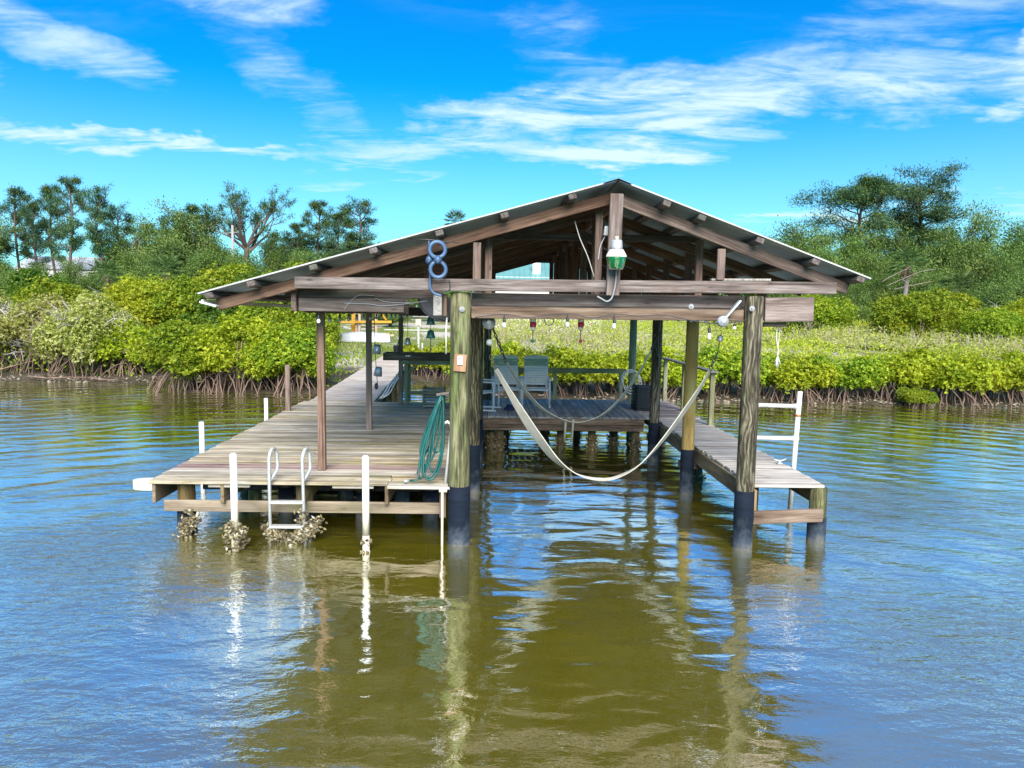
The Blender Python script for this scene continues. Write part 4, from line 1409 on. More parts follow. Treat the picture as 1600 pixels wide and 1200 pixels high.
# ring antenna
an = thing('ring_antenna', 'blue grey television antenna of two stacked rings on the crossbeam', 'antenna', (-0.75, 8.25, 3.1))
for (px, py) in ((683.5, 390), (684.5, 421)):
    mb = MB(); mb.torus(at(px, py, Y=8.18), 0.088, 0.023, (0.15, -1, 0), 32, 8, 0.6); mb.build('ring', 'antenna', an)
mb = MB(); mb.lathe([(0.004, -0.052), (0.035, -0.036), (0.05, 0), (0.035, 0.036), (0.004, 0.052)], 18, at(684, 406, Y=8.16)); mb.build('hub', 'antenna', an)
mb = MB(); mb.lathe([(0.004, -0.06), (0.034, -0.04), (0.042, 0), (0.03, 0.04), (0.004, 0.05)], 16, at(671, 405, Y=8.22), rot=Matrix.Rotation(0.4, 3, 'Y')); mb.build('side_housing', 'antenna', an)
mb = MB(); mb.tube(smooth_path([(670, 374), (671, 400), (672, 430), (672, 448), (678, 458), (690, 462)], 8.24, 30), 0.015, 10); mb.build('mast', 'antenna', an)
mb = MB(); mb.tube([at(622, 372, Y=8.22), at(668, 374, Y=8.22), at(718, 380, Y=8.22)], 0.006, 6); mb.build('cross_rod', 'steel', an)
mb = MB(); mb.tube(smooth_path([(702, 437), (703, 450), (698, 456), (684, 457)], 8.27, 16), 0.006, 6); mb.build('cable', 'black', an)

# yard lamp on the king post
lp = thing('yard_lamp', 'dusk to dawn lamp with a green lens on the king post under the gable', 'lamp', (1.385, 8.1, 3.5))
lc = at(963, 401, Y=8.06)
top = lc.z
mb = MB(); mb.lathe([(0.022, top + 0.225), (0.024, top + 0.18)], 14, (lc.x, lc.y, 0)); mb.build('photocell', 'pvc_old', lp)
mb = MB(); mb.lathe([(0.045, top + 0.185), (0.060, top + 0.18), (0.066, top + 0.11), (0.072, top + 0.075)], 22, (lc.x, lc.y, 0)); mb.build('housing', 'grey_metal', lp)
mb = MB()
pr = []
for i in range(48):
    a = 2 * math.pi * i / 48
    pr.append(a)
n_ = 48
vs, fs = [], []
for (r, z) in ((0.074, top + 0.078), (0.088, top + 0.055), (0.112, top + 0.01), (0.112, top - 0.005), (0.10, top - 0.006)):
    for i, a in enumerate(pr):
        rr_ = r * (1 + (0.022 if i % 2 else -0.012))
        vs.append((lc.x + rr_ * math.cos(a), lc.y + rr_ * math.sin(a), z))
for j in range(4):
    for i in range(n_):
        fs.append((j * n_ + i, j * n_ + (i + 1) % n_, (j + 1) * n_ + (i + 1) % n_, (j + 1) * n_ + i))
mb.add(vs, fs, False)
mb.build('reflector_skirt', 'offwhite', lp)
mb = MB(); mb.lathe([(0.108, top - 0.006), (0.110, top - 0.03), (0.084, top - 0.135), (0.070, top - 0.145), (0.004, top - 0.147)], 28, (lc.x, lc.y, 0)); mb.build('lens', 'lens', lp)
mb = MB(); mb.lathe([(0.02, top - 0.01), (0.03, top - 0.05), (0.02, top - 0.10), (0.004, top - 0.11)], 14, (lc.x, lc.y, 0)); mb.build('bulb', plain('lamp_bulb', (0.75, 0.72, 0.35), 0.3), lp)
mb = MB(); mb.bar((lc.x, lc.y, top + 0.13), (lc.x, 8.21, top + 0.13), 0.05, 0.05); mb.build('arm', 'grey_metal', lp)
mb = MB(); mb.tube(smooth_path([(963, 420), (962, 440), (959, 456), (955, 467), (948, 471), (940, 467), (933, 463)], 8.19, 36), 0.010, 8); mb.build('conduit', 'cable_grey', lp)
mb = MB(); mb.bar(at(948, 354, Y=8.45), at(946, 368, Y=8.45), 0.05, 0.07); mb.tube(smooth_path([(946, 368), (938, 385), (935, 405)], 8.45), 0.006, 6)
tag(mb.build('junction_box', 'grey_metal'), 'small grey electrical box with a dangling wire beside the king post', 'electrical box')
mb = MB(); mb.tube(smooth_path([(898, 345), (906, 372), (918, 400), (926, 425), (931, 441)], 8.6, 24), 0.006, 6)
tag(mb.build('loose_cable', 'grey_white'), 'pale loose cable hanging from the rafters down to the crossbeam', 'cable')
mb = MB(); mb.tube(smooth_path([(538, 484), (545, 474), (560, 462), (585, 462)], 8.545, 20), 0.005, 5)
mb.tube(smooth_path([(538, 474), (575, 475), (600, 478), (640, 474), (668, 470)], 8.545, 24), 0.006, 5)
mb.tube(smooth_path([(586, 466), (606, 472), (640, 473)], 8.54, 20), 0.006, 5)
tag(mb.build('stapled_wires', 'cable_grey'), 'thin grey wires stapled along the dark header over the plank deck', 'wires')
mb = MB(); mb.tube(smooth_path([(850, 498), (853, 506), (860, 508), (865, 503), (864, 497)], 8.4, 24), 0.006, 6)
tag(mb.build('cable_loop', 'black'), 'small black cable loop hanging below the brown header', 'cable')

# black half tub hung under the header
mb = MB()
prof = []
c0 = at(702, 468, Y=8.72)
R_ = 0.37
vs, fs = [], []
for i in range(13):
    a = math.pi * 0.5 * i / 12
    for k in range(2):
        vs.append((c0.x - R_ * math.cos(a), c0.y + (0.0 if k == 0 else 0.5), c0.z - R_ * 0.72 * math.sin(a)))
for i in range(13):
    for k in range(2):
        v = vs[i * 2 + k]
        vs.append((c0.x + 0.02, v[1], c0.z + 0.02))
for i in range(12):
    fs.append((2 * i, 2 * i + 1, 2 * i + 3, 2 * i + 2))
    fs.append((2 * i, 2 * i + 2, 26 + 2 * i + 2, 26 + 2 * i))
    fs.append((2 * i + 1, 26 + 2 * i + 1, 26 + 2 * i + 3, 2 * i + 3))
mb.add(vs, fs, False)
mb.tube([(c0.x - R_ * math.cos(a) , c0.y - 0.005, c0.z - R_ * .72 * math.sin(a)) for a in np.linspace(0, math.pi / 2, 12)], 0.012, 6)
tag(mb.build('black_tub', 'black'), 'black curved plastic tub hung under the header beside the mossy piling', 'tub')

# string lights along both side beams and across the slip
sg = thing('string_lights', 'black string light cord with hanging bulbs over the plank deck', 'string lights', (-2.1, 12, 2.78))
sg2 = thing('string_lights', 'black string light cord looped along the brown header above the boat slip', 'string lights', (1.4, 8.4, 2.78))


def bulb(parent, p, drop=0.10):
    p = Vector(p)
    mb = MB()
    mb.tube([p, p - Vector((0, 0, drop * 0.45))], 0.006, 6)
    mb.lathe([(0.012, -drop * 0.4), (0.017, -drop * 0.45), (0.017, -drop * 0.85), (0.013, -drop * 0.9)], 10, p)
    s_ = mb.build('socket', 'black', parent)
    mb = MB()
    mb.lathe([(0.012, -drop * 0.88), (0.024, -drop * 1.15), (0.022, -drop * 1.4), (0.004, -drop * 1.55)], 12, p)
    mb.build('bulb', 'glass', s_)


pts = []
for i in range(15):
    y = 8.62 + i * 0.55
    pts.append(Vector((-2.11 + 0.008 * i, y, 2.775)))
    if i < 14:
        pts.append(Vector((-2.11 + 0.008 * i, y + 0.27, 2.745)))
    bulb(sg, (-2.11 + 0.008 * i, y, 2.77), 0.085)
mb = MB(); mb.tube(pts, 0.006, 6); mb.build('cord', 'black', sg)
pixs = [(742, 496), (788, 491), (825, 496), (887, 490), (925, 497), (960, 491), (1000, 494), (1035, 492), (1062, 497), (1109, 505), (1150, 503), (1188, 494)]
cord = []
for i, (px, py) in enumerate(pixs):
    cord.append(at(px, py, Y=8.33))
mb = MB(); mb.tube(smooth_path(pixs, 8.33, 60), 0.006, 6); mb.build('cord', 'black', sg2)
for px, py, d in ((788, 492, 0.10), (887, 491, 0.10), (960, 492, 0.11), (1109, 505, 0.13), (1148, 503, 0.06), (1188, 496, 0.09)):
    bulb(sg2, at(px, py, Y=8.33), d)
for i in range(7):
    y = 9.3 + i * 0.75
    bulb(sg2, (3.0, y, 2.80), 0.07)
mb = MB(); mb.tube([(3.0, 8.4 + 0.5 * i, 2.80 - 0.02 * (i % 2)) for i in range(12)], 0.006, 6); mb.build('cord', 'black', sg2)

# floats and chimes that hang under the roof
for i, (px, lab, low) in enumerate(((833, 'red and white fishing float hanging under the header, nearer the mossy piling', 'chime_green'), (908, 'red and white fishing float hanging under the header above the second chair', 'red'))):
    fl = thing('fishing_float', lab, 'float', at(px, 497, Y=9.0), 'floats hanging over the slip')
    c = at(px, 497, Y=9.0)
    mb = MB(); mb.lathe([(0.02, 0.05), (0.036, 0.03), (0.038, -0.05)], 14, c); mb.build('upper_body', 'offwhite', fl)
    mb = MB(); mb.lathe([(0.038, -0.051), (0.040, -0.10), (0.036, -0.115)], 14, c); mb.build('red_band', 'red', fl)
    mb = MB(); mb.lathe([(0.034, -0.116), (0.02, -0.15), (0.01, -0.16)], 14, c); mb.build('lower_body', 'offwhite', fl)
    mb = MB(); mb.tube([c - Vector((0, 0, .16)), c - Vector((0, 0, .28))], 0.006, 6); mb.tube([c + Vector((0, 0, .05)), c + Vector((0, 0, .12))], 0.004, 6); mb.build('stem', 'steel', fl)
    mb = MB(); mb.lathe([(0.004, -0.315), (0.022, -0.30), (0.022, -0.28), (0.004, -0.265)], 12, c); mb.build('bead', low, fl)


def chime(name, px, py, Y, r, h, mat, label, roof=2.85, clap=0.0):
    c = at(px, py, Y=Y)
    t = thing(name, label, 'wind bell', c, 'bells and chimes under the roof')
    mb = MB(); mb.lathe([(r * 0.25, h / 2), (r * 0.62, h * 0.38), (r * 0.8, -h * 0.1), (r, -h / 2), (r * 0.9, -h / 2)], 16, c); mb.build('bell', mat, t)
    mb = MB(); mb.tube([c + Vector((0, 0, h / 2)), (c.x, c.y, roof)], 0.004, 5)
    if clap:
        mb.tube([c - Vector((0, 0, h / 2)), c - Vector((0, 0, h / 2 + clap))], 0.006, 5)
        mb.box(c - Vector((0, 0, h / 2 + clap)), (0.02, 0.01, 0.05))
    mb.build('cord', 'black', t)


chime('wind_bell', 673, 501, 11.0, 0.07, 0.13, 'chime_green', 'upper of two green bells hanging one above the other behind the mossy piling')
chime('wind_bell', 673, 522, 10.95, 0.075, 0.13, 'chime_green', 'lower of two green bells hanging one above the other, with a long clapper', clap=0.18)
chime('wind_bell', 637, 533, 11.2, 0.055, 0.11, 'chime_grey', 'small grey bell hanging beside the rearmost square post')
ch = thing('cup_chime', 'grey cups strung one below the other on the middle square post', 'wind chime', at(590, 547, Y=12.1))
for px, py in ((589, 546), (591, 581)):
    c = at(px, py, Y=12.1)
    mb = MB(); mb.lathe([(0.05, 0.085), (0.058, 0.06), (0.074, -0.07), (0.060, -0.075)], 16, c, rot=Matrix.Rotation(0.12, 3, 'Y')); mb.build('cup', 'chime_grey', ch)
mb = MB(); mb.tube([at(585, 490, Y=12.1), at(586, 545, Y=12.1), at(588, 580, Y=12.1), at(590, 601, Y=12.1)], 0.006, 6)
mb.lathe([(0.01, 0.05), (0.03, 0.02), (0.035, -0.03), (0.01, -0.06)], 10, at(588, 603, Y=12.1)); mb.build('cord', 'black', ch)
mb = MB(); mb.box(at(619, 547, Y=15.78), (0.11, 0.09, 0.21)); mb.tube(smooth_path([(621, 540), (624, 530), (630, 520), (628, 508)], 15.8), 0.012, 6)
tag(mb.build('outlet_box', 'black'), 'black outlet box with a looped cable on the rearmost square post', 'electrical box')
mb = MB(); mb.tube([at(698, 496, Y=8.5), at(697, 520, Y=8.5), at(697, 553, Y=8.5)], 0.010, 6)
tag(mb.build('hanging_rope', 'offwhite'), 'short white rope hanging below the pale block beside the mossy piling', 'rope')
ts = thing('rope_tassel', 'frayed white rope with a tassel hanging under the end of the header', 'rope', at(1217, 505, Y=8.5))
mb = MB(); mb.tube(smooth_path([(1216, 503), (1213, 525), (1216, 548), (1215, 556)], 8.5, 16), 0.006, 6); mb.tube(smooth_path([(1219, 508), (1217, 530), (1214, 556)], 8.51, 12), 0.004, 5); mb.build('rope', 'offwhite', ts)
mb = MB()
c = at(1215, 556, Y=8.5)
for i in range(16):
    mb.tube([c, c + Vector((random.uniform(-.035, .03), random.uniform(-.03, .03), -random.uniform(.08, .15)))], 0.005, 4)
mb.build('tassel', 'offwhite', ts)

# fish cleaning table
ft = thing('fish_cleaning_table', 'dark brown fish cleaning trough on cream timber legs at the back of the plank deck', 'table', (-1.7, 15.9, DZ))
zt = at(650, 563, Y=15.75).z
mb = MB()
mb.bar((-2.42, 15.7, zt + 0.075), (-0.72, 15.7, zt + 0.075), 0.03, 0.16)
mb.bar((-2.42, 16.2, zt + 0.075), (-0.72, 16.2, zt + 0.075), 0.03, 0.16)
mb.box((-2.425, 15.95, zt + 0.075), (0.03, 0.53, 0.16)); mb.box((-0.715, 15.95, zt + 0.075), (0.03, 0.53, 0.16))
mb.build('trough', 'brown', ft)
mb = MB(); mb.box((-1.57, 15.95, zt + 0.01), (1.66, 0.47, 0.02)); mb.build('trough_floor', 'black', ft)
lumber(ft, 'top_frame', (-2.05, 15.72, zt - 0.05), (-0.72, 15.72, zt - 0.05), 0.04, 0.08, 'rail')
for x in (-1.93, -0.8):
    for y in (15.74, 16.15):
        lumber(ft, 'leg', (x, y, DZ), (x, y, zt - 0.02), 0.085, 0.085, 'rail')
lumber(ft, 'brace', (-1.93, 15.73, 0.98), (-0.8, 15.73, 0.98), 0.04, 0.07, 'rail')
lumber(ft, 'brace', (-1.90, 15.75, zt - 0.28), (-1.62, 15.75, zt - 0.04), 0.04, 0.05, 'rail')
mb = MB(); mb.box(at(638, 556, Y=15.68), (0.11, 0.006, 0.022)); mb.build('name_strip', 'grey_metal', ft)

cr = thing('slatted_crate', 'mossy slatted wooden crate standing on the back of the plank deck', 'crate', (-1.27, 15.3, DZ))
for i in range(6):
    z = DZ + 0.05 + i * 0.068
    for y in (15.12, 15.52):
        lumber(cr, 'slat', (-1.50, y, z), (-1.06, y, z), 0.016, 0.045, 'railtop')
    for x in (-1.51, -1.05):
        lumber(cr, 'slat', (x, 15.13, z + 0.01), (x, 15.51, z + 0.01), 0.016, 0.042, 'railtop')
for x in (-1.49, -1.07):
    for y in (15.14, 15.50):
        lumber(cr, 'corner_post', (x, y, DZ), (x, y, DZ + 0.46), 0.035, 0.035, 'under')

ct = thing('crab_trap', 'black wire crab trap standing by the inner piling at the pier', 'crab trap', (3.2, 15.3, DZ))
c0 = Vector((3.32, 15.35, DZ))
mb = MB()
for i in range(9):
    for (ax, ay) in (((1, 0), (0, 0)), ((1, 0), (0, 0.5)), ((0, 1), (0, 0)), ((0, 1), (0.5, 0))):
        d = 0.5 * i / 8
        base = c0 + Vector((ax[0] * d + ay[0] - 0.25, ax[1] * d + ay[1] - 0.25, 0))
        mb.tube([base, base + Vector((0, 0, 0.56))], 0.006, 4)
        z = 0.56 * i / 8
        b0 = c0 + Vector((ay[0] - 0.25, ay[1] - 0.25, z))
        mb.tube([b0, b0 + Vector((ax[0] * 0.5, ax[1] * 0.5, 0))], 0.006, 4)
mb.build('wire_cage', 'black', ct)
mb = MB(); mb.box(c0 + Vector((0, 0, 0.27)), (0.44, 0.44, 0.5)); mb.build('mesh_lining', 'mesh', ct)
mb = MB()
c = at(985, 592, Y=16.5)
for k in range(3):
    mb.torus(c + Vector((0.03 * k, 0.02 * k, -0.05 * k)), 0.22 + 0.02 * k, 0.010, (0.25 + 0.1 * k, -1, 0.1), 24, 5)
tag(mb.build('rope_coil', 'offwhite'), 'thin pale rope coil hung on the plain green piling', 'rope')
mb = MB()
for k in range(3):
    mb.tube(smooth_path([(588 + 2 * k, 628 - k), (600 + 4 * k, 615), (608 + 4 * k, 601), (619 + 2 * k, 588 + k)], 17.0 + 0.3 * k, 24), 0.016, 6)
tag(mb.build('white_lines', 'offwhite'), 'white dock lines draped along the boardwalk edge beside the deck', 'rope')


# patio chairs
def make_chair(label):
    """faces -Y at the origin"""
    t = thing('patio_chair', label, 'chair', (0, 0, 0), 'white strap chairs on the shaded platform')
    W = 0.56
    for s in (-1, 1):
        x = s * W / 2
        mb = MB(); mb.tube([(x, -0.30, 0.02), (x, -0.31, 0.40), (x, -0.28, 0.60)], 0.018, 8); mb.build('front_leg', 'white', t)
        mb = MB(); mb.tube([(x, 0.34, 0.02), (x, 0.28, 0.38), (x, 0.24, 0.60)], 0.018, 8); mb.build('rear_leg', 'white', t)
        mb = MB(); mb.tube([(x, -0.36, 0.02), (x, 0.40, 0.02)], 0.018, 8); mb.build('runner', 'white', t)
        mb = MB(); mb.bar((x, -0.33, 0.615), (x, 0.26, 0.615), 0.06, 0.028); mb.build('armrest', 'white', t)
    bk = MB()
    w = W / 2 - 0.05
    bk.tube([(-w, -0.26, 0.40), (-w, 0.14, 0.36), (-w, 0.22, 0.45), (-w, 0.40, 1.08), (0, 0.41, 1.10), (w, 0.40, 1.08), (w, 0.22, 0.45), (w, 0.14, 0.36), (w, -0.26, 0.40), (0, -0.27, 0.40), (-w, -0.26, 0.40)], 0.016, 8)
    bk.tube([(-W / 2, -0.28, 0.38), (W / 2, -0.28, 0.38)], 0.014, 8)
    bk.tube([(-W / 2, 0.26, 0.38), (W / 2, 0.26, 0.38)], 0.014, 8)
    bk.build('frame', 'white', t)
    for i in range(12):
        f = (i + 0.5) / 12
        y, z = 0.225 + 0.175 * f, 0.45 + 0.63 * f
        mb = MB(); mb.box((0, y - 0.012, z), (2 * w + 0.05, 0.010, 0.046), Matrix.Rotation(-0.27, 3, 'X'))
        mb.build('back_strap', 'chairgreen' if 8 <= i <= 10 else 'white', t)
    for i in range(8):
        f = (i + 0.5) / 8
        mb = MB(); mb.box((0, -0.25 + 0.39 * f, 0.415 - 0.04 * f - 0.03 * math.sin(math.pi * f)), (2 * w + 0.05, 0.034, 0.010))
        mb.build('seat_strap', 'white', t)
    return t


def set_label(o, l):
    o['label'] = l
    return o


chair = make_chair('white strap patio chair beside the bare rail, its whole back in view')
chair2 = copy_tree(chair)
set_label(chair2, 'white strap patio chair in the middle, crossed by both slings')
chair3 = copy_tree(chair)
set_label(chair3, 'white strap patio chair turned sideways, mostly behind the mossy piling')
cp = at(836, 632, z=DZ)
chair.location = (cp.x, 15.72, DZ); chair.rotation_euler.z = -0.04; chair.scale = (1.06, 1.0, 1.0)
cp = at(793, 634, z=DZ)
chair2.location = (cp.x - 0.02, 15.72, DZ); chair2.rotation_euler.z = 0.05; chair2.scale = (1.06, 1.0, 1.0)
cp = at(762, 640, z=DZ)
chair3.location = (cp.x - 0.12, 15.05, DZ); chair3.rotation_euler.z = math.radians(78)
mb = MB()
for k in range(5):
    mb.torus((0.36 + 0.02 * k, 15.0 + 0.015 * k, DZ + 0.02 + 0.012 * k), 0.13 + 0.012 * (k % 2), 0.011, (0.08 * k, 0.05, 1), 22, 5)
tag(mb.build('blue_rope', plain('rope_navy', (0.02, 0.03, 0.10), 0.8)), 'coil of navy rope lying on the shaded platform before the chairs', 'rope')


# ------------------------------------------------------------------ vegetation
def make_shrub_mesh_data(seed, w, h, base, n_ros, leaf, mat, name, n_lobes=11):
    """one mangrove crown: rosettes of leaves over an uneven heap of lobes; returns its leaf quads"""
    rng = np.random.default_rng(seed)
    C, Rr = [], []
    for i in range(n_lobes):
        a = rng.uniform(0, 6.283)
        d = math.sqrt(rng.uniform(0, 1)) * w * 0.40
        top = h * (1.0 - 0.42 * (d / (w * 0.5)) ** 1.8) * rng.uniform(0.80, 1.0)
        r = rng.uniform(0.12, 0.235) * w
        r = min(r, (top - base) * 0.5)
        C.append((d * math.cos(a), d * math.sin(a), top - r))
        Rr.append(r)
    for i in range(n_lobes // 2):                        # low skirt
        a = 6.283 * i / (n_lobes // 2) + rng.uniform(-.3, .3)
        r = rng.uniform(0.13, 0.2) * w
        C.append((w * 0.36 * math.cos(a), w * 0.36 * math.sin(a), base + r * rng.uniform(0.6, 1.5)))
        Rr.append(r)
    C, Rr = np.array(C), np.array(Rr)
    k = rng.choice(len(C), n_ros, p=Rr ** 2 / (Rr ** 2).sum())
    D = unit(rng.normal(size=(n_ros, 3)) + np.array([0, 0, 0.35]))
    rad = Rr[k] * (1 - 0.35 * rng.random(n_ros) ** 2.2) * (1 + 0.15 * rng.normal(size=n_ros))
    P = C[k] + D * rad[:, None] * np.array([1, 1, 0.92])
    keep = P[:, 2] > base * 0.75
    P, D = P[keep], D[keep]
    n = len(P)
    m = 6
    PP = np.repeat(P, m, 0)
    axis = unit(D + np.array([0, 0, 0.8]) + 0.35 * rng.normal(size=(n, 3)))
    AA = np.repeat(axis, m, 0)
    s = unit(np.cross(AA, rng.normal(size=(n * m, 3))))
    LD = unit(AA * rng.uniform(0.25, 0.8, (n * m, 1)) + s)
    L = leaf * rng.uniform(0.7, 1.25, n * m)
    Q = leaf_quads(PP + s * 0.01, LD, L, L * 0.48, rng, face=unit(AA + np.array([0, 0, 0.3])))
    # a darker filling of leaves inside
    ni = n_ros
    k = rng.choice(len(C), ni, p=Rr ** 3 / (Rr ** 3).sum())
    Pi = C[k] + unit(rng.normal(size=(ni, 3))) * (Rr[k] * rng.random(ni) ** 0.5 * 0.85)[:, None]
    Qi = leaf_quads(Pi, unit(rng.normal(size=(ni, 3))), leaf * 1.5, leaf * 0.9, rng)
    return np.concatenate([Q, Qi[Pi[:, 2] > base * 0.8]])


def arc_root(mb, p0, p1, h, r, n=8):
    pts = []
    for i in range(n + 1):
        t = i / n
        p = Vector(p0).lerp(Vector(p1), t)
        p.z = Vector(p0).z * (1 - t) ** 0.9 + p1[2] * t + h * math.sin(math.pi * t) * 0.5 * (1 - t * 0.3)
        pts.append(p + Vector((random.gauss(0, .012), random.gauss(0, .012), random.gauss(0, .008))))
    mb.tube(pts, [r * (1 - 0.25 * i / n) for i in range(n + 1)], 5, caps=False)


def shrub_proto(seed, w, h, base, n_ros, leaf, mat, roots=16, bare=0):
    random.seed(seed * 7 + 1)
    t = thing('mangrove_shrub', 'mangrove', 'mangrove', (0, 0, 0))
    Q = make_shrub_mesh_data(seed, w, h, base, n_ros, leaf, mat, 'crown')
    quads_object('crown', Q, mat, t)
    if roots:
        mb = MB()
        for i in range(roots):
            a = random.uniform(0, 6.283)
            d = random.uniform(0.05, 0.30) * w
            d2 = d + random.uniform(0.15, 0.75)
            p0 = (d * math.cos(a), d * math.sin(a), base * random.uniform(0.9, 1.5) + 0.1)
            a2 = a + random.uniform(-.7, .7)
            p1 = (d2 * math.cos(a2), d2 * math.sin(a2), -0.25)
            arc_root(mb, p0, p1, random.uniform(0.05, 0.45), random.uniform(0.015, 0.028))
        for i in range(4):
            a = random.uniform(0, 6.283)
            d = random.uniform(0, 0.25) * w
            mb.tube([(d * math.cos(a), d * math.sin(a), -0.2), (d * 1.1 * math.cos(a) + .05, d * 1.1 * math.sin(a), base), (d * 1.2 * math.cos(a + .2), d * 1.2 * math.sin(a + .2), h * 0.6)], [0.04, 0.035, 0.02], 6, caps=False)
        tag(mb.build('prop_roots', 'root', t), kind='stuff')
    if bare:
        mb = MB()
        for i in range(bare):
            a = random.uniform(0, 6.283)
            d = random.uniform(0.1, 0.4) * w
            p = Vector((d * math.cos(a), d * math.sin(a), h * random.uniform(0.25, 0.65)))
            out = Vector((math.cos(a), math.sin(a), random.uniform(-0.1, 0.9))) + Vector((random.gauss(0, .3), random.gauss(0, .3), 0))
            L = random.uniform(0.16, 0.30) * w
            p1 = p + out.normalized() * L
            mb.tube([p, (p + p1) / 2 + Vector((0, 0, random.uniform(-.05, .1))), p1], [0.024, 0.017, 0.008], 5, caps=False)
            for k in range(5):
                b0 = p.lerp(p1, random.uniform(0.4, 1.0))
                dd = (out.normalized() + Vector((random.gauss(0, .7), random.gauss(0, .7), random.gauss(0, .6)))).normalized()
                b1 = b0 + dd * random.uniform(0.2, 0.5)
                mb.tube([b0, b1], [0.012, 0.005], 4, caps=False)
        tag(mb.build('bare_branches', 'twig', t), kind='stuff')
    return t


PROTO = {
    'low': [shrub_proto(1, 2.7, 1.52, 0.40, 2700, 0.098, 'leaf_yellow', 46), shrub_proto(2, 2.8, 1.46, 0.36, 2700, 0.098, 'leaf', 46), shrub_proto(3, 2.6, 1.58, 0.42, 2700, 0.096, 'leaf_yellow', 46)],
    'mid': [shrub_proto(4, 3.3, 2.55, 0.42, 4600, 0.105, 'leaf', 80), shrub_proto(5, 3.4, 2.65, 0.45, 4600, 0.105, 'leaf_yellow', 80)],
    'grey': [shrub_proto(6, 3.8, 3.3, 0.6, 4400, 0.100, 'leaf_dry', 50, bare=55), shrub_proto(7, 3.6, 3.4, 0.65, 4400, 0.100, 'leaf_dry', 50, bare=55)],
    'dark': [shrub_proto(12, 4.0, 4.0, 0.35, 5200, 0.115, 'leaf_dark', 12)],
    'tall': [shrub_proto(8, 3.6, 3.7, 0.5, 5000, 0.115, 'leaf', 12), shrub_proto(9, 4.2, 4.2, 0.4, 5600, 0.115, 'leaf', 12), shrub_proto(10, 3.8, 3.6, 0.5, 5000, 0.112, 'leaf_yellow', 12, bare=14)],
}
USED = set()


def shrub(kind, k, x, y, label, sc=1.0, rot=None, group=None, sz=None):
    pr = PROTO[kind][k % len(PROTO[kind])]
    if pr.name in USED:
        t = copy_tree(pr)
    else:
        t = pr
        USED.add(pr.name)
    t.location = (x, y, max(0.0, ground_z(x, y)) - 0.02)
    t.rotation_euler.z = rot if rot is not None else RNG.uniform(0, 6.28)
    t.scale = (sc, sc, sz if sz else sc)
    t['label'] = label
    if group:
        t['group'] = group
    return t


ORD = ['first', 'second', 'third', 'fourth', 'fifth', 'sixth', 'seventh', 'eighth', 'ninth', 'tenth', 'eleventh', 'twelfth', 'thirteenth', 'fourteenth']
GR = 'mangroves along the creek bank beyond the slip'
# behind the slip and the chairs, then along the open bank
xs = [-0.35, 1.4, 3.1, 4.9]
labs = ['low mangrove on arched roots behind the sideways chair', 'low mangrove on arched roots seen between the chair and the bare rail post',
        'low mangrove on arched roots behind the plain green piling', 'low mangrove on arched roots behind the capped pier railing']
for i, (x, l) in enumerate(zip(xs, labs)):
    shrub('low', i, x, bank_y(x) + 1.0 + 0.25 * (i % 2), l, 1.0, group=GR)
n = 0
x = 6.5
while x < 25:
    shrub('low', n + (n // 3), x, bank_y(x) + 0.95 + 0.3 * math.sin(n * 2.1), 'bright low mangrove on the open bank, %s beyond the swirled pier piling' % ORD[n], 1.0 + 0.07 * math.sin(n * 1.7), group=GR)
    x += 1.72
    n += 1
p = at(1432, 632, z=0.05)
t = shrub('low', 1, p.x, p.y - 0.05, 'small lone mangrove seedling on the mud in front of the open bank', 0.42, group=GR)

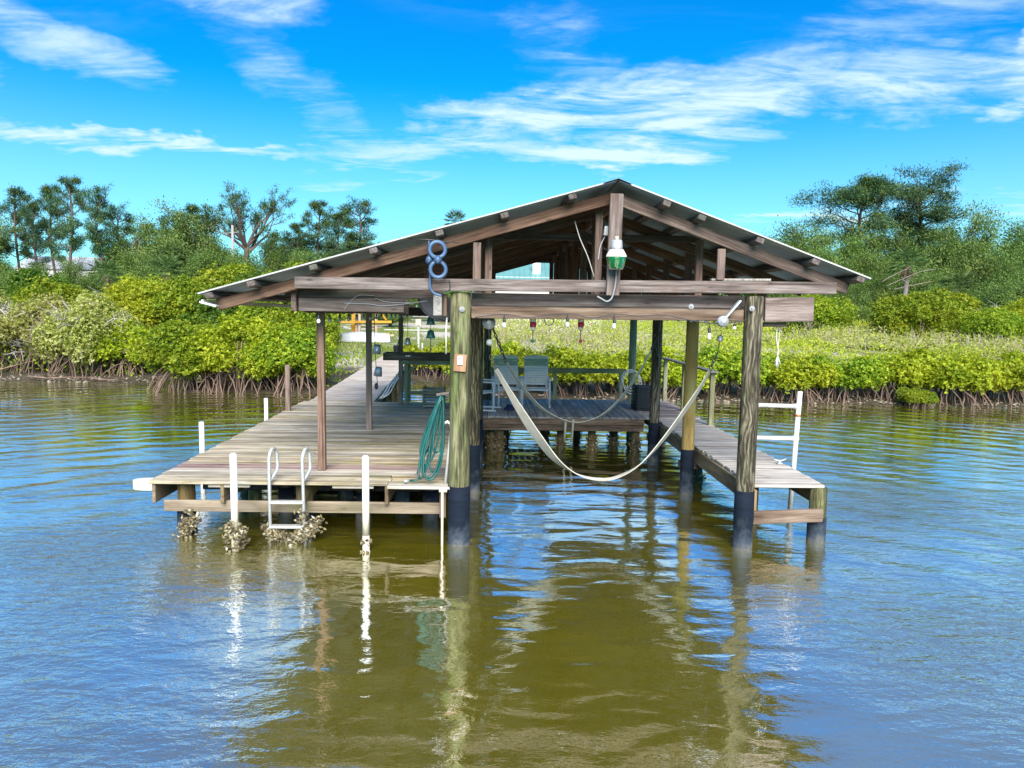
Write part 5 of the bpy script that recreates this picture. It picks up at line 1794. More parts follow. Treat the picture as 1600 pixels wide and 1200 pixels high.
for x, y, sc, l in ((-2.7, 29.4, 0.8, 'small bright mangrove on the mud seen below the fish cleaning trough, nearer the boardwalk'), (-1.5, 28.9, 0.85, 'small bright mangrove on the mud seen below the trough, nearer the mossy piling')):
    shrub('low', 0, x, y, l, sc, group=GR)
GL = 'mangroves of the creek bank beside the boardwalk'
for i, (k, v, x, y, sc, l) in enumerate([
    ('mid', 0, -10.3, 24.4, 1.0, 'leafy mangrove over the water at the tip of the clump by the muddy cove'),
    ('mid', 1, -8.6, 24.1, 1.02, 'leafy mangrove over dense roots in the middle of the waterside clump'),
    ('mid', 0, -6.9, 24.2, 0.92, 'leafy mangrove at the boardwalk end of the waterside clump'),
    ('mid', 1, -7.7, 27.6, 0.85, 'yellow green mangrove beside the boardwalk, nearer the deck'),
    ('mid', 0, -8.1, 31.0, 0.85, 'green mangrove beside the boardwalk, behind the yellow green one'),
    ('tall', 0, -8.6, 28.2, 0.95, 'tall green mangrove behind the middle of the waterside clump'),
    ('dark', 0, -11.8, 31.2, 0.95, 'tall dark leaved mangrove at the head of the muddy cove'),
    ('tall', 0, -13.9, 32.5, 1.1, 'tall green mangrove behind the muddy cove, beside the dark one'),
    ('grey', 0, -17.9, 28.3, 1.02, 'greyish mangrove with bare branches at the picture edge of the creek bank'),
    ('grey', 1, -15.6, 27.8, 0.97, 'greyish mangrove with bare branches beside the bleached root'),
    ('mid', 1, -14.2, 27.9, 0.9, 'yellow green mangrove between the bleached root and the muddy cove'),
    ('grey', 0, -21.3, 29.5, 1.05, 'greyish mangrove far along the creek bank, cut by the picture edge'),
    ('tall', 2, -16.4, 32.6, 1.05, 'tall yellowish mangrove behind the greyish ones'),
    ('tall', 0, -20.5, 34.0, 1.05, 'tall green mangrove standing behind the greyish ones at the picture edge'),
    ('dark', 0, -10.4, 33.6, 1.05, 'tall dark mangrove rising behind the waterside clump below the bare tree'),
    ('tall', 2, -11.6, 36.5, 1.0, 'tall yellowish mangrove just under the low roof eave'),
    ('tall', 1, -13.6, 38.5, 1.25, 'large rounded mangrove below the bare crowned tree, nearer the cove'),
    ('tall', 0, -10.6, 40.0, 1.38, 'large rounded mangrove rising beside the roof eave behind the others'),
    ('tall', 2, -19.5, 40.5, 1.15, 'large yellowish mangrove far behind the greyish ones'),
    ('dark', 0, -25.5, 41.5, 1.15, 'large dark mangrove far behind at the picture edge'),
    ('tall', 0, -16.2, 44.0, 1.2, 'large green mangrove before the dark oaks'),
]):
    shrub(k, v, x, y, l, sc, group=GL)
for i, (x, y, sc, l) in enumerate([
    (24.5, 41.0, 1.05, 'round green bush behind the dry marsh, next to the pier eave'),
    (28.5, 44.5, 1.2, 'round green bush behind the dry marsh, second beyond the pier eave'),
    (32.0, 42.0, 1.1, 'round yellowish bush behind the dry marsh, third beyond the pier eave'),
    (27.0, 37.5, 0.8, 'green bush at the edge of the dry marsh, nearer the bank'),
    (31.5, 36.5, 0.9, 'green bush at the edge of the dry marsh, at the picture edge'),
    (36.5, 45.0, 1.3, 'tall green bush before the oaks beyond the dry marsh'),
    (21.0, 46.0, 1.0, 'low green bush right below the pier eave beyond the dry marsh'),
    (40.0, 40.0, 1.3, 'large green bush cut by the picture edge beyond the dry marsh'),
    (17.0, 50.0, 0.95, 'green bush half hidden behind the header end block'),
]):
    shrub('tall', (i * 2 + 1) % 3, x, y, l, sc, group='bushes beyond the dry marsh', sz=sc * 0.95)

# the marsh of low mangroves behind the bank: nobody could count it
def marsh(name, x0, x1, yf, y1, dens, mat, h0, h1, seed, leaf=0.12, keep=None, fill=True):
    rng = np.random.default_rng(seed)
    n = int((x1 - x0) * (y1 - 24) * dens)
    X = rng.uniform(x0, x1, n)
    Yv = 24 + (y1 - 24) * rng.random(n) ** 1.15
    by = np.array([bank_y(v) for v in X]) + yf
    ok = Yv > by
    X, Yv = X[ok], Yv[ok]
    bumps = np.zeros(len(X))
    for i in range(14):
        a, b, c = rng.uniform(0, 6.28), rng.uniform(0.6, 2.6), rng.uniform(0, 6.28)
        bumps += np.sin((X * math.cos(a) + Yv * math.sin(a)) * b + c)
    bumps = bumps / 14 * 2.6
    if keep is not None:
        kk = keep(X, Yv, rng)
        X, Yv, bumps = X[kk], Yv[kk], bumps[kk]
    g = 0.50 + np.clip((Yv - 24.5) / 6, 0, 1) * 0.30 + np.clip((Yv - 30) / 22, 0, 1) * 0.62
    Z = g + h0 + (h1 - h0) * np.clip(0.5 + 0.5 * bumps, 0, 1) - rng.random(len(X)) ** 2 * 0.55
    if fill:                                          # leafy dark inside just behind the bank
        dd = Yv - np.array([bank_y(v) for v in X])
        low = (dd < 4.0) & (rng.random(len(X)) < 0.5)
        Z = np.where(low, 0.1 + (Z - 0.1) * rng.random(len(X)), Z)
    P = np.stack([X, Yv, Z], 1)
    Q = leaf_quads(P, unit(rng.normal(size=P.shape) + np.array([0, 0, 0.2])), leaf * rng.uniform(0.6, 1.3, len(P)), leaf * 0.5, rng, face=np.array([0, -0.45, 0.9]), loose=0.9)
    return tag(quads_object(name, Q, mat), kind='stuff')


def dry_zone(X, Y, rng):
    v = np.sin(X * 0.33 + 1.0) + 0.8 * np.sin(Y * 0.5 + X * 0.21) + 0.6 * np.sin(X * 0.9 - Y * 0.4)
    return (v + 0.9 * np.sin((Y - 29) / 3.0) + rng.normal(size=len(X)) * 0.5) > 0.1


marsh('mangrove_thicket', -1.2, 48, 1.6, 56, 70, 'leaf_yellow', 0.38, 1.22, 21, keep=lambda X, Y, r: ~dry_zone(X, Y, r) | (r.random(len(X)) < 0.15))
marsh('dry_thicket', -1.0, 48, 2.6, 56, 70, 'leaf_dry', 0.40, 1.20, 22, leaf=0.13, keep=lambda X, Y, r: dry_zone(X, Y, r))
marsh('bank_undergrowth', -30, -4.9, 1.0, 33, 90, 'leaf', 0.1, 0.5, 23, leaf=0.13, keep=lambda X, Y, r: (Y < np.array([bank_y(v) for v in X]) + 4.5) & ~((np.abs(X + 11.6) < 1.4) & (Y < 29.5)))
# grass on the shore lawn
rng = np.random.default_rng(5)
n = 26000
X = rng.uniform(-16, 1, n); Yv = rng.uniform(29.5, 62, n)
v = np.sin(X * 0.9 + 2) + np.sin(Yv * 0.45 + X * 0.3) + rng.normal(size=n) * 0.5
ok = (v > 0.15) & ~((np.abs(X + 4.2 + (Yv - 30) * 0.05) < 1.1) & (Yv < 34))
X, Yv = X[ok], Yv[ok]
P = np.stack([X, Yv, np.array([ground_z(a, b) for a, b in zip(X, Yv)])], 1)
Q = leaf_quads(P, unit(rng.normal(size=P.shape) * 0.4 + np.array([0, 0, 1])), rng.uniform(0.12, 0.30, len(P)), 0.035, rng)
tag(quads_object('lawn_grass', Q, 'grass'), kind='stuff')
# bare grey stems standing in the dry marsh
n = 5000
X = rng.uniform(0, 46, n); Yv = rng.uniform(25.5, 52, n)
ok = dry_zone(X, Yv, rng) & (Yv > np.array([bank_y(v) for v in X]) + 2.5)
X, Yv = X[ok], Yv[ok]
P = np.stack([X, Yv, 1.15 + np.clip((Yv - 25) / 25, 0, 1) * 0.7 + rng.random(len(X)) * 0.3], 1)
Q = leaf_quads(P, unit(rng.normal(size=P.shape) * 0.45 + np.array([0, 0, 1])), rng.uniform(0.3, 0.8, len(P)), 0.022, rng, face=np.array([0, -1.0, 0.2]))
tag(quads_object('dry_stems', Q, 'dry_stem'), kind='stuff')
# shells and rubble along the waterline
mb = MB()
for i in range(900):
    x = random.uniform(-0.5, 24) if i < 640 else random.uniform(-21, -10.5)
    y = bank_y(x) + random.uniform(-0.05, 0.9)
    s = random.uniform(0.02, 0.075)
    q = Matrix.Rotation(random.uniform(0, 6.28), 3, 'Z') @ Matrix.Rotation(random.uniform(0, 1), 3, 'X')
    c = Vector((x, y, max(0.0, ground_z(x, y)) + s * 0.2))
    mb.add([c + q @ Vector(v) * s for v in ((1, 0, 0), (0, .8, .1), (-1, .1, 0), (0, -.7, 0), (0, 0, .6), (0, 0, -.5))], [(0, 1, 4), (1, 2, 4), (2, 3, 4), (3, 0, 4), (1, 0, 5), (2, 1, 5), (3, 2, 5), (0, 3, 5)])
tag(mb.build('shore_rubble', 'stone'), kind='stuff')


# bleached root on the mud
p = at(122, 583, z=0.05)
mb = MB()
mb.tube([(p.x, p.y, 0.42), (p.x + 0.02, p.y, 0.8), (p.x - 0.06, p.y + 0.05, 1.35), (p.x + 0.0, p.y + 0.1, 1.7)], [0.05, 0.04, 0.03, 0.02], 7)
for a, d in ((3.3, 0.75), (2.6, 0.5), (4.2, 0.4), (0.1, 0.95), (0.5, 0.7), (5.9, 1.2), (5.0, 0.45)):
    arc_root(mb, (p.x, p.y, 0.45), (p.x + d * math.cos(a), p.y + d * 0.5 * math.sin(a), 0.0), 0.35, 0.034)
tag(mb.build('mangrove_root', 'root_pale'), 'bleached bare mangrove stem with arching roots standing on the mud', 'root')
for i in range(3):
    mb = MB()
    x0 = (-19.2, -16.9, -14.6)[i]
    y0 = bank_y(x0) + random.uniform(-0.1, 0.7)
    L = (2.0, 2.4, 1.3)[i]
    a = random.uniform(-0.3, 0.3)
    pts = [Vector((x0 + L * f * math.cos(a), y0 + L * f * math.sin(a), 0.14 + 0.5 * (i % 3 == 0) * f + random.uniform(-.03, .06))) for f in (0, 0.3, 0.6, 1.0)]
    mb.tube(pts, [0.035, 0.03, 0.022, 0.01], 6)
    for k in range(3):
        q = pts[1 + k % 3]
        mb.tube([q, q + Vector((random.uniform(-.4, .4), random.uniform(-.3, .2), random.uniform(.1, .6)))], [0.015, 0.006], 5)
    tag(mb.build('fallen_branch', 'root', origin=pts[0]), ('brown fallen branch on the muddy bank, cut off by the picture edge', 'brown fallen branch on the muddy bank below the second greyish mangrove', 'short brown fallen branch on the mud close to the bleached root')[i], 'branch', 'fallen branches on the muddy bank')


# ---------------- trees
def grow(mb, p, d, L, r, depth, tips, spread, rng, up=0.15, seg=4, wander=0.22, kids=(2, 3), short=0.72):
    pts, rs = [Vector(p)], [r]
    d = Vector(d).normalized()
    for i in range(seg):
        d = (d + Vector(rng.normal(size=3)) * wander + Vector((0, 0, up))).normalized()
        pts.append(pts[-1] + d * L / seg)
        rs.append(r * (1 - 0.45 * (i + 1) / seg))
    mb.tube(pts, rs, 6 if depth > 1 else 4, caps=False)
    if depth == 0:
        tips.append((pts[-1], d))
        tips.append((pts[-2], d))
        return
    for k in range(int(rng.integers(kids[0], kids[1] + 1))):
        i = int(rng.integers(max(1, seg - 2), seg + 1))
        dd = (d + Vector(rng.normal(size=3)) * spread).normalized()
        grow(mb, pts[i], dd, L * short * rng.uniform(0.8, 1.15), rs[i] * 0.72, depth - 1, tips, spread, rng, up, max(2, seg - 1), wander, kids, short)
    tips.append((pts[-1], d))


def tuft_quads(tips, rng, per, rad, leaf, wl, upb=0.3):
    T = np.array([list(t[0]) for t in tips])
    D = np.array([list(t[1]) for t in tips])
    P = np.repeat(T, per, 0)
    P = P + rng.normal(size=P.shape) * rad * np.array([1, 1, 0.7])
    Ld = unit(rng.normal(size=P.shape) + np.repeat(D, per, 0) * 0.7 + np.array([0, 0, upb]))
    C0 = T.mean(0) - np.array([0, 0, 1.5])
    return leaf_quads(P, Ld, leaf * rng.uniform(0.7, 1.3, len(P)), wl * rng.uniform(0.7, 1.2, len(P)), rng, face=unit(P - C0) + np.array([0, 0, 0.5]), loose=0.8)


def pine_proto(seed, H, crown0, width, flat=False, per=24, fat=0.25):
    rng = np.random.default_rng(seed)
    t = thing('pine_tree', 'pine', 'tree', (0, 0, 0))
    mb = MB()
    n = 12
    pts = [Vector((0.25 * math.sin(i * 0.6 + seed), 0.2 * math.sin(i * 0.5), H * i / n)) for i in range(n + 1)]
    mb.tube(pts, [0.24 * (1 - 0.72 * i / n) + 0.02 for i in range(n + 1)], 8)
    tips = []
    nl = 22
    for i in range(nl):
        f = crown0 + (1 - crown0) * (i + rng.uniform(0, 1)) / nl
        f = min(f, 0.99)
        j = f * n
        p = pts[int(j)].lerp(pts[min(n, int(j) + 1)], j - int(j))
        a = i * 2.4 + rng.uniform(-.5, .5)
        g = (f - crown0) / (1 - crown0)
        prof = math.sin(math.pi * min(1, 0.16 + 0.80 * g)) ** 0.7 if not flat else (0.35 + 0.65 * g)
        L = width * prof * rng.uniform(0.7, 1.25)
        grow(mb, p, (math.cos(a), math.sin(a), 0.25 + 0.4 * g), L * 0.62, 0.075, 2, tips, 0.55, rng, 0.08, 3, 0.18, (2, 3), 0.6)
    tips.append((pts[-1], Vector((0, 0, 1))))
    mb.build('trunk', 'bark', t)
    Q = tuft_quads(tips, rng, per, fat, 0.36, 0.075)
    quads_object('crown', Q, 'leaf_pine', t)
    return t


def oak_proto(seed, H, W, base, mat='leaf_oak', leaf=0.23, per=130, name='oak_tree', airy=0.5):
    rng = np.random.default_rng(seed)
    t = thing(name, 'oak', 'tree', (0, 0, 0))
    mb = MB()
    tips = []
    mb.tube([(0, 0, -0.3), (0.1, 0.05, base * 0.6), (0.05, 0, base)], [0.36, 0.28, 0.24], 8)
    for i in range(7):
        a = i * 2 * math.pi / 7 + rng.uniform(-.3, .3)
        grow(mb, (0.05, 0, base * rng.uniform(0.6, 1.0)), (math.cos(a), math.sin(a), rng.uniform(0.5, 1.6)), H * 0.34 * rng.uniform(0.8, 1.2), 0.15, 2, tips, 0.5, rng, 0.12, 4, 0.2, (2, 4), 0.66)
    grow(mb, (0.05, 0, base), (0, 0, 1), H * 0.42, 0.18, 2, tips, 0.5, rng, 0.2, 4, 0.2, (3, 4), 0.66)
    mb.build('trunk', 'bark_grey', t)
    # stretch the tips into the wanted outline
    T = np.array([list(p) for p, d in tips])
    zmax, rmax = T[:, 2].max(), np.percentile(np.hypot(T[:, 0], T[:, 1]), 95)
    S = np.array([W / 2 / rmax, W / 2 / rmax, H / zmax])
    for ob in t.children:
        for v in ob.data.vertices:
            v.co = (v.co.x * S[0], v.co.y * S[1], v.co.z * S[2])
    tips = [(Vector(tuple(np.array(p) * S)), d) for p, d in tips]
    Q = tuft_quads(tips, rng, per, airy, leaf, leaf * 0.5, 0.4)
    quads_object('crown', Q, mat, t)
    return t


def bare_proto(seed):
    rng = np.random.default_rng(seed)
    t = thing('bare_tree', 'bare', 'tree', (0, 0, 0))
    mb = MB()
    tips = []
    mb.tube([(0, 0, -0.3), (0.15, 0, 3.5), (-0.1, 0, 7.2), (0.0, 0, 8.6)], [0.42, 0.36, 0.30, 0.28], 8)
    for i in range(9):
        a = i * 2 * math.pi / 9 + rng.uniform(-.2, .2)
        grow(mb, (0.0, 0, 7.6 + 0.1 * i), (math.cos(a) * 0.95, math.sin(a) * 0.6, 0.55 + 0.5 * (i % 2)), 3.3, 0.19, 4, tips, 0.36, rng, 0.14, 3, 0.10, (2, 3), 0.64)
    mb.build('trunk', 'bark', t)
    Q = tuft_quads(tips, rng, 7, 0.14, 0.34, 0.07)
    quads_object('crown', Q, 'leaf_pine', t)
    return t


def palm_proto(seed, H):
    rng = np.random.default_rng(seed)
    t = thing('cabbage_palm', 'palm', 'palm', (0, 0, 0))
    mb = MB()
    mb.tube([(0.05 * math.sin(i), 0, H * i / 8 - 0.2) for i in range(9)], [0.19] * 9, 8)
    mb.build('trunk', 'bark_grey', t)
    Q = []
    for i in range(34):
        a = i * 2.4
        el = 1.25 - 1.9 * (i / 34) + rng.uniform(-.15, .15)
        d = np.array([math.cos(a) * math.cos(el), math.sin(a) * math.cos(el), math.sin(el)])
        b = np.array([0, 0, H]) + d * rng.uniform(0.7, 1.1)
        side = unit(np.cross(d, [0, 0, 1.0]))
        stem = leaf_quads(np.array([[0, 0, H]]), d[None], np.linalg.norm(b - [0, 0, H]), 0.05, rng)
        m = 15
        ang = np.linspace(-1.35, 1.35, m)
        L = 0.95 * np.cos(ang * 0.55)
        dirs = unit(d[None] * np.cos(ang)[:, None] + side[None] * np.sin(ang)[:, None] + np.array([0, 0, -0.25]))
        Q.append(leaf_quads(np.repeat(b[None], m, 0), dirs, L, 0.085, rng))
        Q.append(stem)
    quads_object('fronds', np.concatenate(Q), 'leaf_palm', t)
    Q = []
    for i in range(90):
        a = rng.uniform(0, 6.28)
        d = unit(np.array([math.cos(a) * 0.45, math.sin(a) * 0.45, -1.0]))
        Q.append(leaf_quads(np.array([[0.15 * math.cos(a), 0.15 * math.sin(a), H - rng.uniform(0, 0.4)]]), d[None], rng.uniform(0.7, 1.2), 0.10, rng))
    quads_object('dry_skirt', np.concatenate(Q), 'frond_dry', t)
    return t


PINE = [pine_proto(31, 17.5, 0.42, 3.4), pine_proto(32, 17.0, 0.45, 3.2), pine_proto(33, 15.0, 0.52, 3.6, True), pine_proto(34, 16.0, 0.5, 4.2, False, 60, 0.42), pine_proto(35, 15.5, 0.5, 4.4, True, 60, 0.45)]
OAK = [oak_proto(41, 11.0, 9.5, 3.0), oak_proto(42, 10.0, 10.5, 2.6), oak_proto(43, 9.0, 8.5, 2.2, per=140)]
LUSH = [oak_proto(44, 10.0, 9.0, 2.4, per=330, leaf=0.20, airy=0.62), oak_proto(45, 9.0, 10.0, 2.0, per=330, leaf=0.20, airy=0.68)]
BARE = [bare_proto(51)]
PALM = [palm_proto(61, 5.0), palm_proto(62, 6.5), palm_proto(63, 13.0)]


def plant(pool, k, px, Y, top_py, label, native, rot=None, group=None, wide=1.0, base_z=None):
    """a tree that stands at distance Y below the photograph column px, as tall as the photograph shows it"""
    pr = pool[k % len(pool)]
    if pr.name in USED:
        t = copy_tree(pr)
    else:
        t = pr
        USED.add(pr.name)
    top = at(px, top_py, Y=Y)
    gz = ground_z(top.x, Y)
    s = (top.z - gz) / native
    t.location = (top.x, Y, gz - 0.05)
    t.rotation_euler.z = rot if rot is not None else RNG.uniform(0, 6.28)
    t.scale = (s * wide, s * wide, s)
    t['label'] = label
    if group:
        t['group'] = group
    return t


GP, GO = 'pines on the far shore', 'oaks on the far shore'
P1 = 17.6
for k, px, Y, ty, l, w in [
    (0, 22, 86, 297, 'tall pine with a long bare trunk nearest the picture edge', 0.95),
    (1, 78, 90, 292, 'tall pine close beside the tallest one, on its outer side', 0.9),
    (0, 106, 84, 279, 'tallest pine of the far shore, its crown thin at the sides', 0.95),
    (2, 152, 82, 312, 'pine with a flat crown beside the tallest pine', 0.95),
    (1, 497, 92, 316, 'pine with a dense crown above the low roof slope', 1.0),
    (2, 560, 96, 328, 'broad flat crowned pine just above the low roof slope', 1.25),
    (1, 52, 98, 318, 'slim pine between the edge pine and the tall pair, set back', 1.0),
    (2, 186, 92, 338, 'lower pine with a flat crown behind the thin crowned oak', 1.1),
    (0, 225, 100, 352, 'lower pine at the far side of the thin crowned oak', 1.1),
    (1, 300, 88, 322, 'dark pine standing inside the large dark oak', 1.2),
    (2, 272, 96, 345, 'pine with a broad crown on the outer side of the large dark oak', 1.2),
    (0, 425, 100, 366, 'lower pine just beyond the bare tree', 1.2),
    (1, 465, 90, 350, 'narrow pine beside the dense pine above the roof slope', 1.1),
    (1, 530, 88, 334, 'pine filling the gap between the dense pine and the flat crowned one', 1.1),
    (3, 1352, 84, 288, 'tall dark pine above the oaks, nearer the pier eave', 1.25),
    (4, 1438, 88, 290, 'tall dark flat crowned pine above the oaks beside its twin', 1.25),
]:
    plant(PINE, k, px, Y, ty, l, {2: 15.4, 3: 16.4, 4: 16.2}.get(k, P1), group=GP, wide=w)
for pool, k, px, Y, ty, l, w in [
    (OAK, 0, 205, 84, 338, 'thin crowned oak beside the flat crowned pine', 0.95),
    (OAK, 1, 250, 100, 372, 'low oak behind the thin crowned one', 1.0),
    (OAK, 0, 298, 80, 316, 'large dark oak beside the bare tree', 1.1),
    (OAK, 2, 335, 90, 352, 'small oak between the large dark oak and the bare tree', 0.9),
    (OAK, 1, 438, 92, 360, 'low rounded oak between the bare tree and the dense pine', 0.9),
    (OAK, 2, 470, 80, 384, 'small oak just behind the big rounded mangroves', 1.0),
    (OAK, 1, 530, 100, 366, 'low oak under the flat crowned pine at the roof slope', 1.0),
    (OAK, 2, 40, 74, 402, 'low dark oak at the foot of the edge pine', 1.1),
    (OAK, 0, 110, 70, 398, 'low dark oak below the two tall pines, before the grey roof', 1.0),
    (OAK, 1, 235, 72, 402, 'low dark oak behind the tall yellowish mangrove', 1.1),
    (OAK, 2, 160, 78, 410, 'low oak beside the far palm', 1.0),
    (OAK, 0, -40, 84, 330, 'oak beyond the picture edge, its crown just reaching in', 1.0),
    (OAK, 1, 380, 70, 392, 'low oak at the foot of the bare tree', 1.0),
    (LUSH, 1, 20, 80, 400, 'dense oak at the picture edge below the edge pine', 1.1),
    (LUSH, 0, 195, 76, 396, 'dense oak below the thin crowned oak', 1.1),
    (LUSH, 1, 300, 70, 384, 'dense oak below the large dark oak', 1.1),
    (LUSH, 0, 430, 78, 392, 'dense oak below the gap beside the bare tree', 1.1),
    (LUSH, 1, 520, 84, 384, 'dense oak below the pines at the roof slope', 1.1),
    (LUSH, 0, 640, 95, 402, 'dense oak behind the playset timbers', 1.2),
    (LUSH, 1, 560, 75, 428, 'dense oak standing right behind the playset', 1.3),
    (LUSH, 0, 690, 82, 424, 'dense oak behind the mossy piling, over the sandy lawn', 1.3),
    (LUSH, 1, 610, 66, 462, 'dense rounded tree at the back of the sandy lawn', 1.6),
]:
    plant(pool, k, px, Y, ty, l, 11.4 if pool is OAK and k == 0 else 10.4, group=GO, wide=w)
plant(BARE, 0, 384, 84, 300, 'bare crowned tree with a wide fan of branches above the mangroves', 14.6, rot=0.4, wide=1.0)
oakr = [
    (LUSH, 0, 1235, 78, 352, 1.2), (OAK, 2, 1262, 84, 344, 0.9), (LUSH, 1, 1300, 70, 380, 1.1), (LUSH, 0, 1340, 76, 372, 1.1), (OAK, 1, 1392, 80, 352, 0.9),
    (LUSH, 1, 1410, 68, 384, 1.1), (LUSH, 0, 1468, 76, 358, 1.1), (OAK, 0, 1512, 86, 322, 0.8), (LUSH, 1, 1535, 72, 358, 1.1), (LUSH, 0, 1590, 76, 350, 1.2),
    (OAK, 2, 1650, 84, 340, 1.1), (LUSH, 1, 1640, 66, 378, 1.2), (LUSH, 0, 1200, 88, 372, 1.1), (LUSH, 1, 1480, 60, 415, 1.0), (LUSH, 0, 1255, 64, 412, 1.1), (LUSH, 1, 1350, 60, 420, 1.0), (LUSH, 0, 1570, 60, 405, 1.0),
]
ORL = ['dense oak right above the pier eave', 'thin topped oak behind the dense one at the pier eave', 'dense low oak before the first dark pine, nearer the eave', 'dense oak at the foot of the first dark pine',
       'open oak between the two dark pines', 'dense low oak below the gap of the two dark pines', 'dense oak at the foot of the second dark pine', 'thin topped oak standing up beyond the second dark pine',
       'dense oak below the thin topped one, near the palm', 'broad dense oak reaching the picture edge', 'oak beyond the picture edge, its crown just reaching in over the marsh', 'low broad oak beyond the picture edge behind the bushes',
       'oak hidden mostly behind the pier eave', 'low bushy oak beside the low palm', 'low bushy oak behind the bush at the pier eave', 'low bushy oak beside the palm with a dry skirt', 'low bushy oak behind the tall bush by the picture edge']
for (pool, k, px, Y, ty, w), l in zip(oakr, ORL):
    plant(pool, k, px, Y, ty, l, 11.4 if pool is OAK and k == 0 else 10.4, group=GO, wide=w)
GPA = 'palms on the far shore'
for k, px, Y, ty, l, nat in [
    (1, 1420, 56, 392, 'cabbage palm with a dry brown skirt before the oaks beyond the marsh', 7.6),
    (0, 1498, 50, 430, 'low cabbage palm among the bushes beyond the marsh', 6.1),
    (0, 1265, 56, 408, 'cabbage palm close behind the pier eave', 6.1),
    (2, 712, 82, 333, 'cabbage palm whose crown shows over the low roof slope', 14.1),
    (0, 165, 60, 410, 'cabbage palm before the grey roof at the foot of the flat pine', 6.1),
    (0, 258, 60, 404, 'cabbage palm before the large dark oak', 6.1),
]:
    plant(PALM, k, px, Y, ty, l, nat, group=GPA)

# fallen bare limb by the palm
mb = MB()
for pth in ([(1385, 447), (1410, 436), (1440, 424), (1462, 421)], [(1396, 452), (1425, 446), (1455, 440)], [(1410, 436), (1420, 445)], [(1378, 440), (1400, 428), (1418, 420)]):
    mb.tube(smooth_path(pth, 50.0, 12), 0.028, 5)
tag(mb.build('bare_limb', 'bark_grey'), 'pale bare fallen limb lying across the bushes beside the palm', 'branches')

# a far wood that closes the view behind everything: one mass
rng = np.random.default_rng(77)
n = 60000
X = rng.uniform(-190, 190, n)
hh = 7.6 + 1.3 * np.sin(X * 0.11 + 1) + 1.0 * np.sin(X * 0.31) + 0.7 * np.sin(X * 0.83 + 2)
tt = rng.random(n) ** 0.6
Yv = 128 + 0.0009 * X * X * 0 + rng.normal(size=n) * 2.2 - 2.5 * np.cos(tt * 1.5)
P = np.stack([X, Yv, 1.2 + hh * tt * (0.86 + 0.14 * rng.random(n))], 1)
Q = leaf_quads(P, unit(rng.normal(size=P.shape)), rng.uniform(0.5, 0.95, n), 0.42, rng, face=np.array([0, -0.6, 0.7]), loose=0.9)
tag(quads_object('far_wood', Q, 'leaf_oak'), kind='stuff')

# ---------------- far buildings and yard things
gh = thing('green_roof_house', 'far house with a teal standing seam metal roof seen through the gable', 'house', (3.5, 60, 1))
pA, pB = at(760, 437, Y=60), at(905, 437, Y=60)
zr, ze = at(832, 404, Y=64).z, pA.z
xa, xb = pA.x, pB.x + 2.5
mb = MB(); mb.box(((xa + xb) / 2, 64, (ze + 0.8) / 2), (xb - xa - 0.8, 7.0, ze - 0.8 + 0.6)); mb.build('wall', 'house_white', gh)
mb = MB()
v = [(xa, 60, ze), (xb, 60, ze), (xb, 64, zr), (xa, 64, zr), (xb, 68, ze), (xa, 68, ze)]
v2 = [(a, b, c - 0.12) for a, b, c in v]
mb.add(v + v2, [(0, 1, 2, 3), (3, 2, 4, 5), (7, 6, 9, 8), (8, 9, 11, 10), (0, 6, 7, 1), (4, 10, 11, 5), (0, 3, 9, 6), (3, 5, 11, 9), (1, 7, 8, 2), (2, 8, 10, 4)])
rf = mb.build('roof', 'house_green', gh)
x = xa + 0.1
while x < xb:
    mb = MB(); mb.bar((x, 60, ze + 0.03), (x, 64, zr + 0.03), 0.04, 0.06); mb.build('roof_seam', 'house_green', rf)
    x += 0.45
mb = MB(); mb.bar((xa - 0.1, 59.95, ze - 0.05), (xb, 59.95, ze - 0.05), 0.1, 0.14); mb.build('gutter', 'offwhite', gh)
c = at(838, 420, Y=61.6)
mb = MB(); mb.box((c.x, 61.4, c.z - 0.05), (0.66, 0.5, 1.25)); mb.build('roof_vent', 'house_white', gh)
hw = thing('grey_roof_house', 'far pale grey roofed building low behind the tall pines', 'house', (-58, 97, 1))
xa, xb = at(18, 420, Y=97).x, at(170, 420, Y=97).x
ze, zr = at(90, 421, Y=97).z, at(90, 401, Y=101).z
mb = MB(); mb.box(((xa + xb) / 2, 101, ze / 2), (xb - xa - 1, 8, ze)); mb.build('wall', 'house_white', hw)
mb = MB()
v = [(xa, 97, ze), (xb, 97, ze), (xb, 101, zr), (xa, 101, zr), (xb, 105, ze), (xa, 105, ze)]
v2 = [(a, b, c - 0.15) for a, b, c in v]
mb.add(v + v2, [(0, 1, 2, 3), (3, 2, 4, 5), (7, 6, 9, 8), (8, 9, 11, 10), (0, 6, 7, 1), (4, 10, 11, 5), (0, 3, 9, 6), (3, 5, 11, 9), (1, 7, 8, 2), (2, 8, 10, 4)])
mb.build('roof', 'house_grey', hw)
c = at(363, 352, Y=78)
mb = MB(); mb.tube([(c.x, 78, 0.5), (c.x, 78, c.z)], [0.26, 0.13], 8); mb.tube([(c.x - 1.0, 78, c.z - 0.9), (c.x + 0.7, 78, c.z - 0.7)], 0.05, 5)
tag(mb.build('utility_pole', 'concrete'), 'pale concrete utility pole beside the bare crowned tree', 'pole')

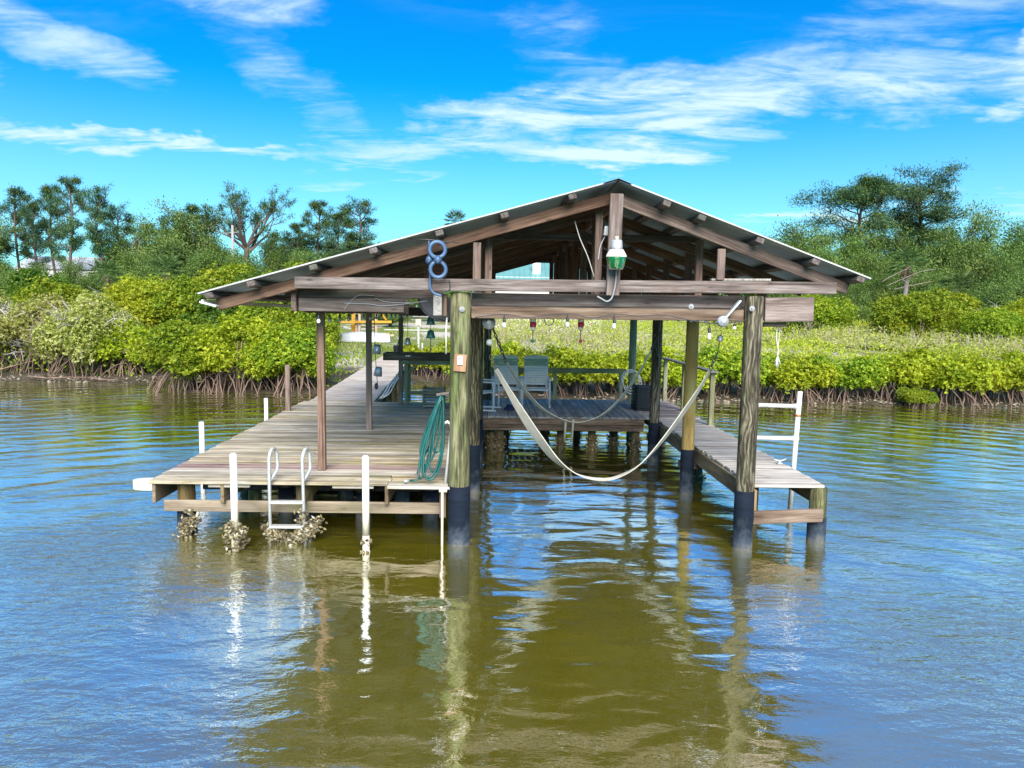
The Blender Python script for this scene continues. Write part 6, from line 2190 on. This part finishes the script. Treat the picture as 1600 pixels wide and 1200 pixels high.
ps = thing('playset', 'timber playset with yellow and pink beams on the sandy lawn', 'playset', (-8.5, 52, 1.2))
Yp = 46.0
for (a, b, w, h, mt) in (((528, 503), (612, 503), 0.12, 0.16, 'yellow_wood'), ((534, 521), (604, 522), 0.12, 0.14, 'pink_wood'), ((560, 525), (616, 524), 0.12, 0.12, 'pink_wood')):
    lumber(ps, 'beam', at(*a, Y=Yp), at(*b, Y=Yp), w, h, mt)
for px, y0, y1, mt in ((557, 478, 546, 'pink_wood'), (562, 480, 543, 'pink_wood'), (588, 485, 530, 'pink_wood'), (607, 520, 528, 'yellow_wood')):
    lumber(ps, 'upright', at(px, y1, Y=Yp + 0.2), at(px, y0, Y=Yp + 0.2), 0.15, 0.15, mt, up=(0, -1, 0))
lumber(ps, 'climbing_panel', at(552, 523, Y=Yp + 0.5), at(553, 482, Y=Yp + 0.5), 0.28, 0.06, 'yellow_wood', up=(0, -1, 0))
lumber(ps, 'slide', at(590, 482, Y=Yp + 0.4), at(604, 500, Y=Yp + 0.4), 0.4, 0.08, 'yellow_wood')
bo = at(562, 538, Y=42.0)
mb = MB()
vs, fs = [], []
for i in range(13):
    f = i / 12
    tp = math.sin(math.pi * (0.06 + 0.88 * f)) ** 0.65
    w = 0.66 * tp
    hh = 0.34 + 0.26 * tp
    for k in range(9):
        a = math.pi * k / 8
        vs.append((bo.x - 1.3 + 3.1 * f, bo.y + w * math.cos(a), ground_z(bo.x, bo.y) + 0.05 + hh * math.sin(a) ** 0.7))
for i in range(12):
    for k in range(8):
        fs.append((i * 9 + k, i * 9 + k + 1, (i + 1) * 9 + k + 1, (i + 1) * 9 + k))
fs.append(tuple(range(9)))
fs.append(tuple(reversed(range(12 * 9, 13 * 9))))
mb.add(vs, fs, True)
tag(mb.build('upturned_boat', 'boat'), 'small white boat lying upturned on the lawn before the playset', 'boat')
bp_ = thing('birdhouse_post', 'white post with a small pale box and crossbar on the sandy lawn', 'post', at(654, 552, Y=30.0))
a, b = at(654, 553, Y=30.0), at(654, 508, Y=30.0)
mb = MB(); mb.bar(a, b, 0.075, 0.075, up=(0, -1, 0)); mb.build('post', 'grey_white', bp_)
mb = MB(); mb.box(b + Vector((0, 0, 0.12)), (0.22, 0.2, 0.26)); mb.build('box', 'pvc_old', bp_)
mb = MB(); mb.bar(at(600, 515, Y=30.0), at(672, 516, Y=30.0), 0.03, 0.04); mb.build('crossbar', 'grey_white', bp_)
mb = MB(); mb.bar(at(660, 552, Y=29.8), at(660, 536, Y=29.8), 0.06, 0.06, up=(0, -1, 0)); mb.build('short_post', 'grey_white', bp_)
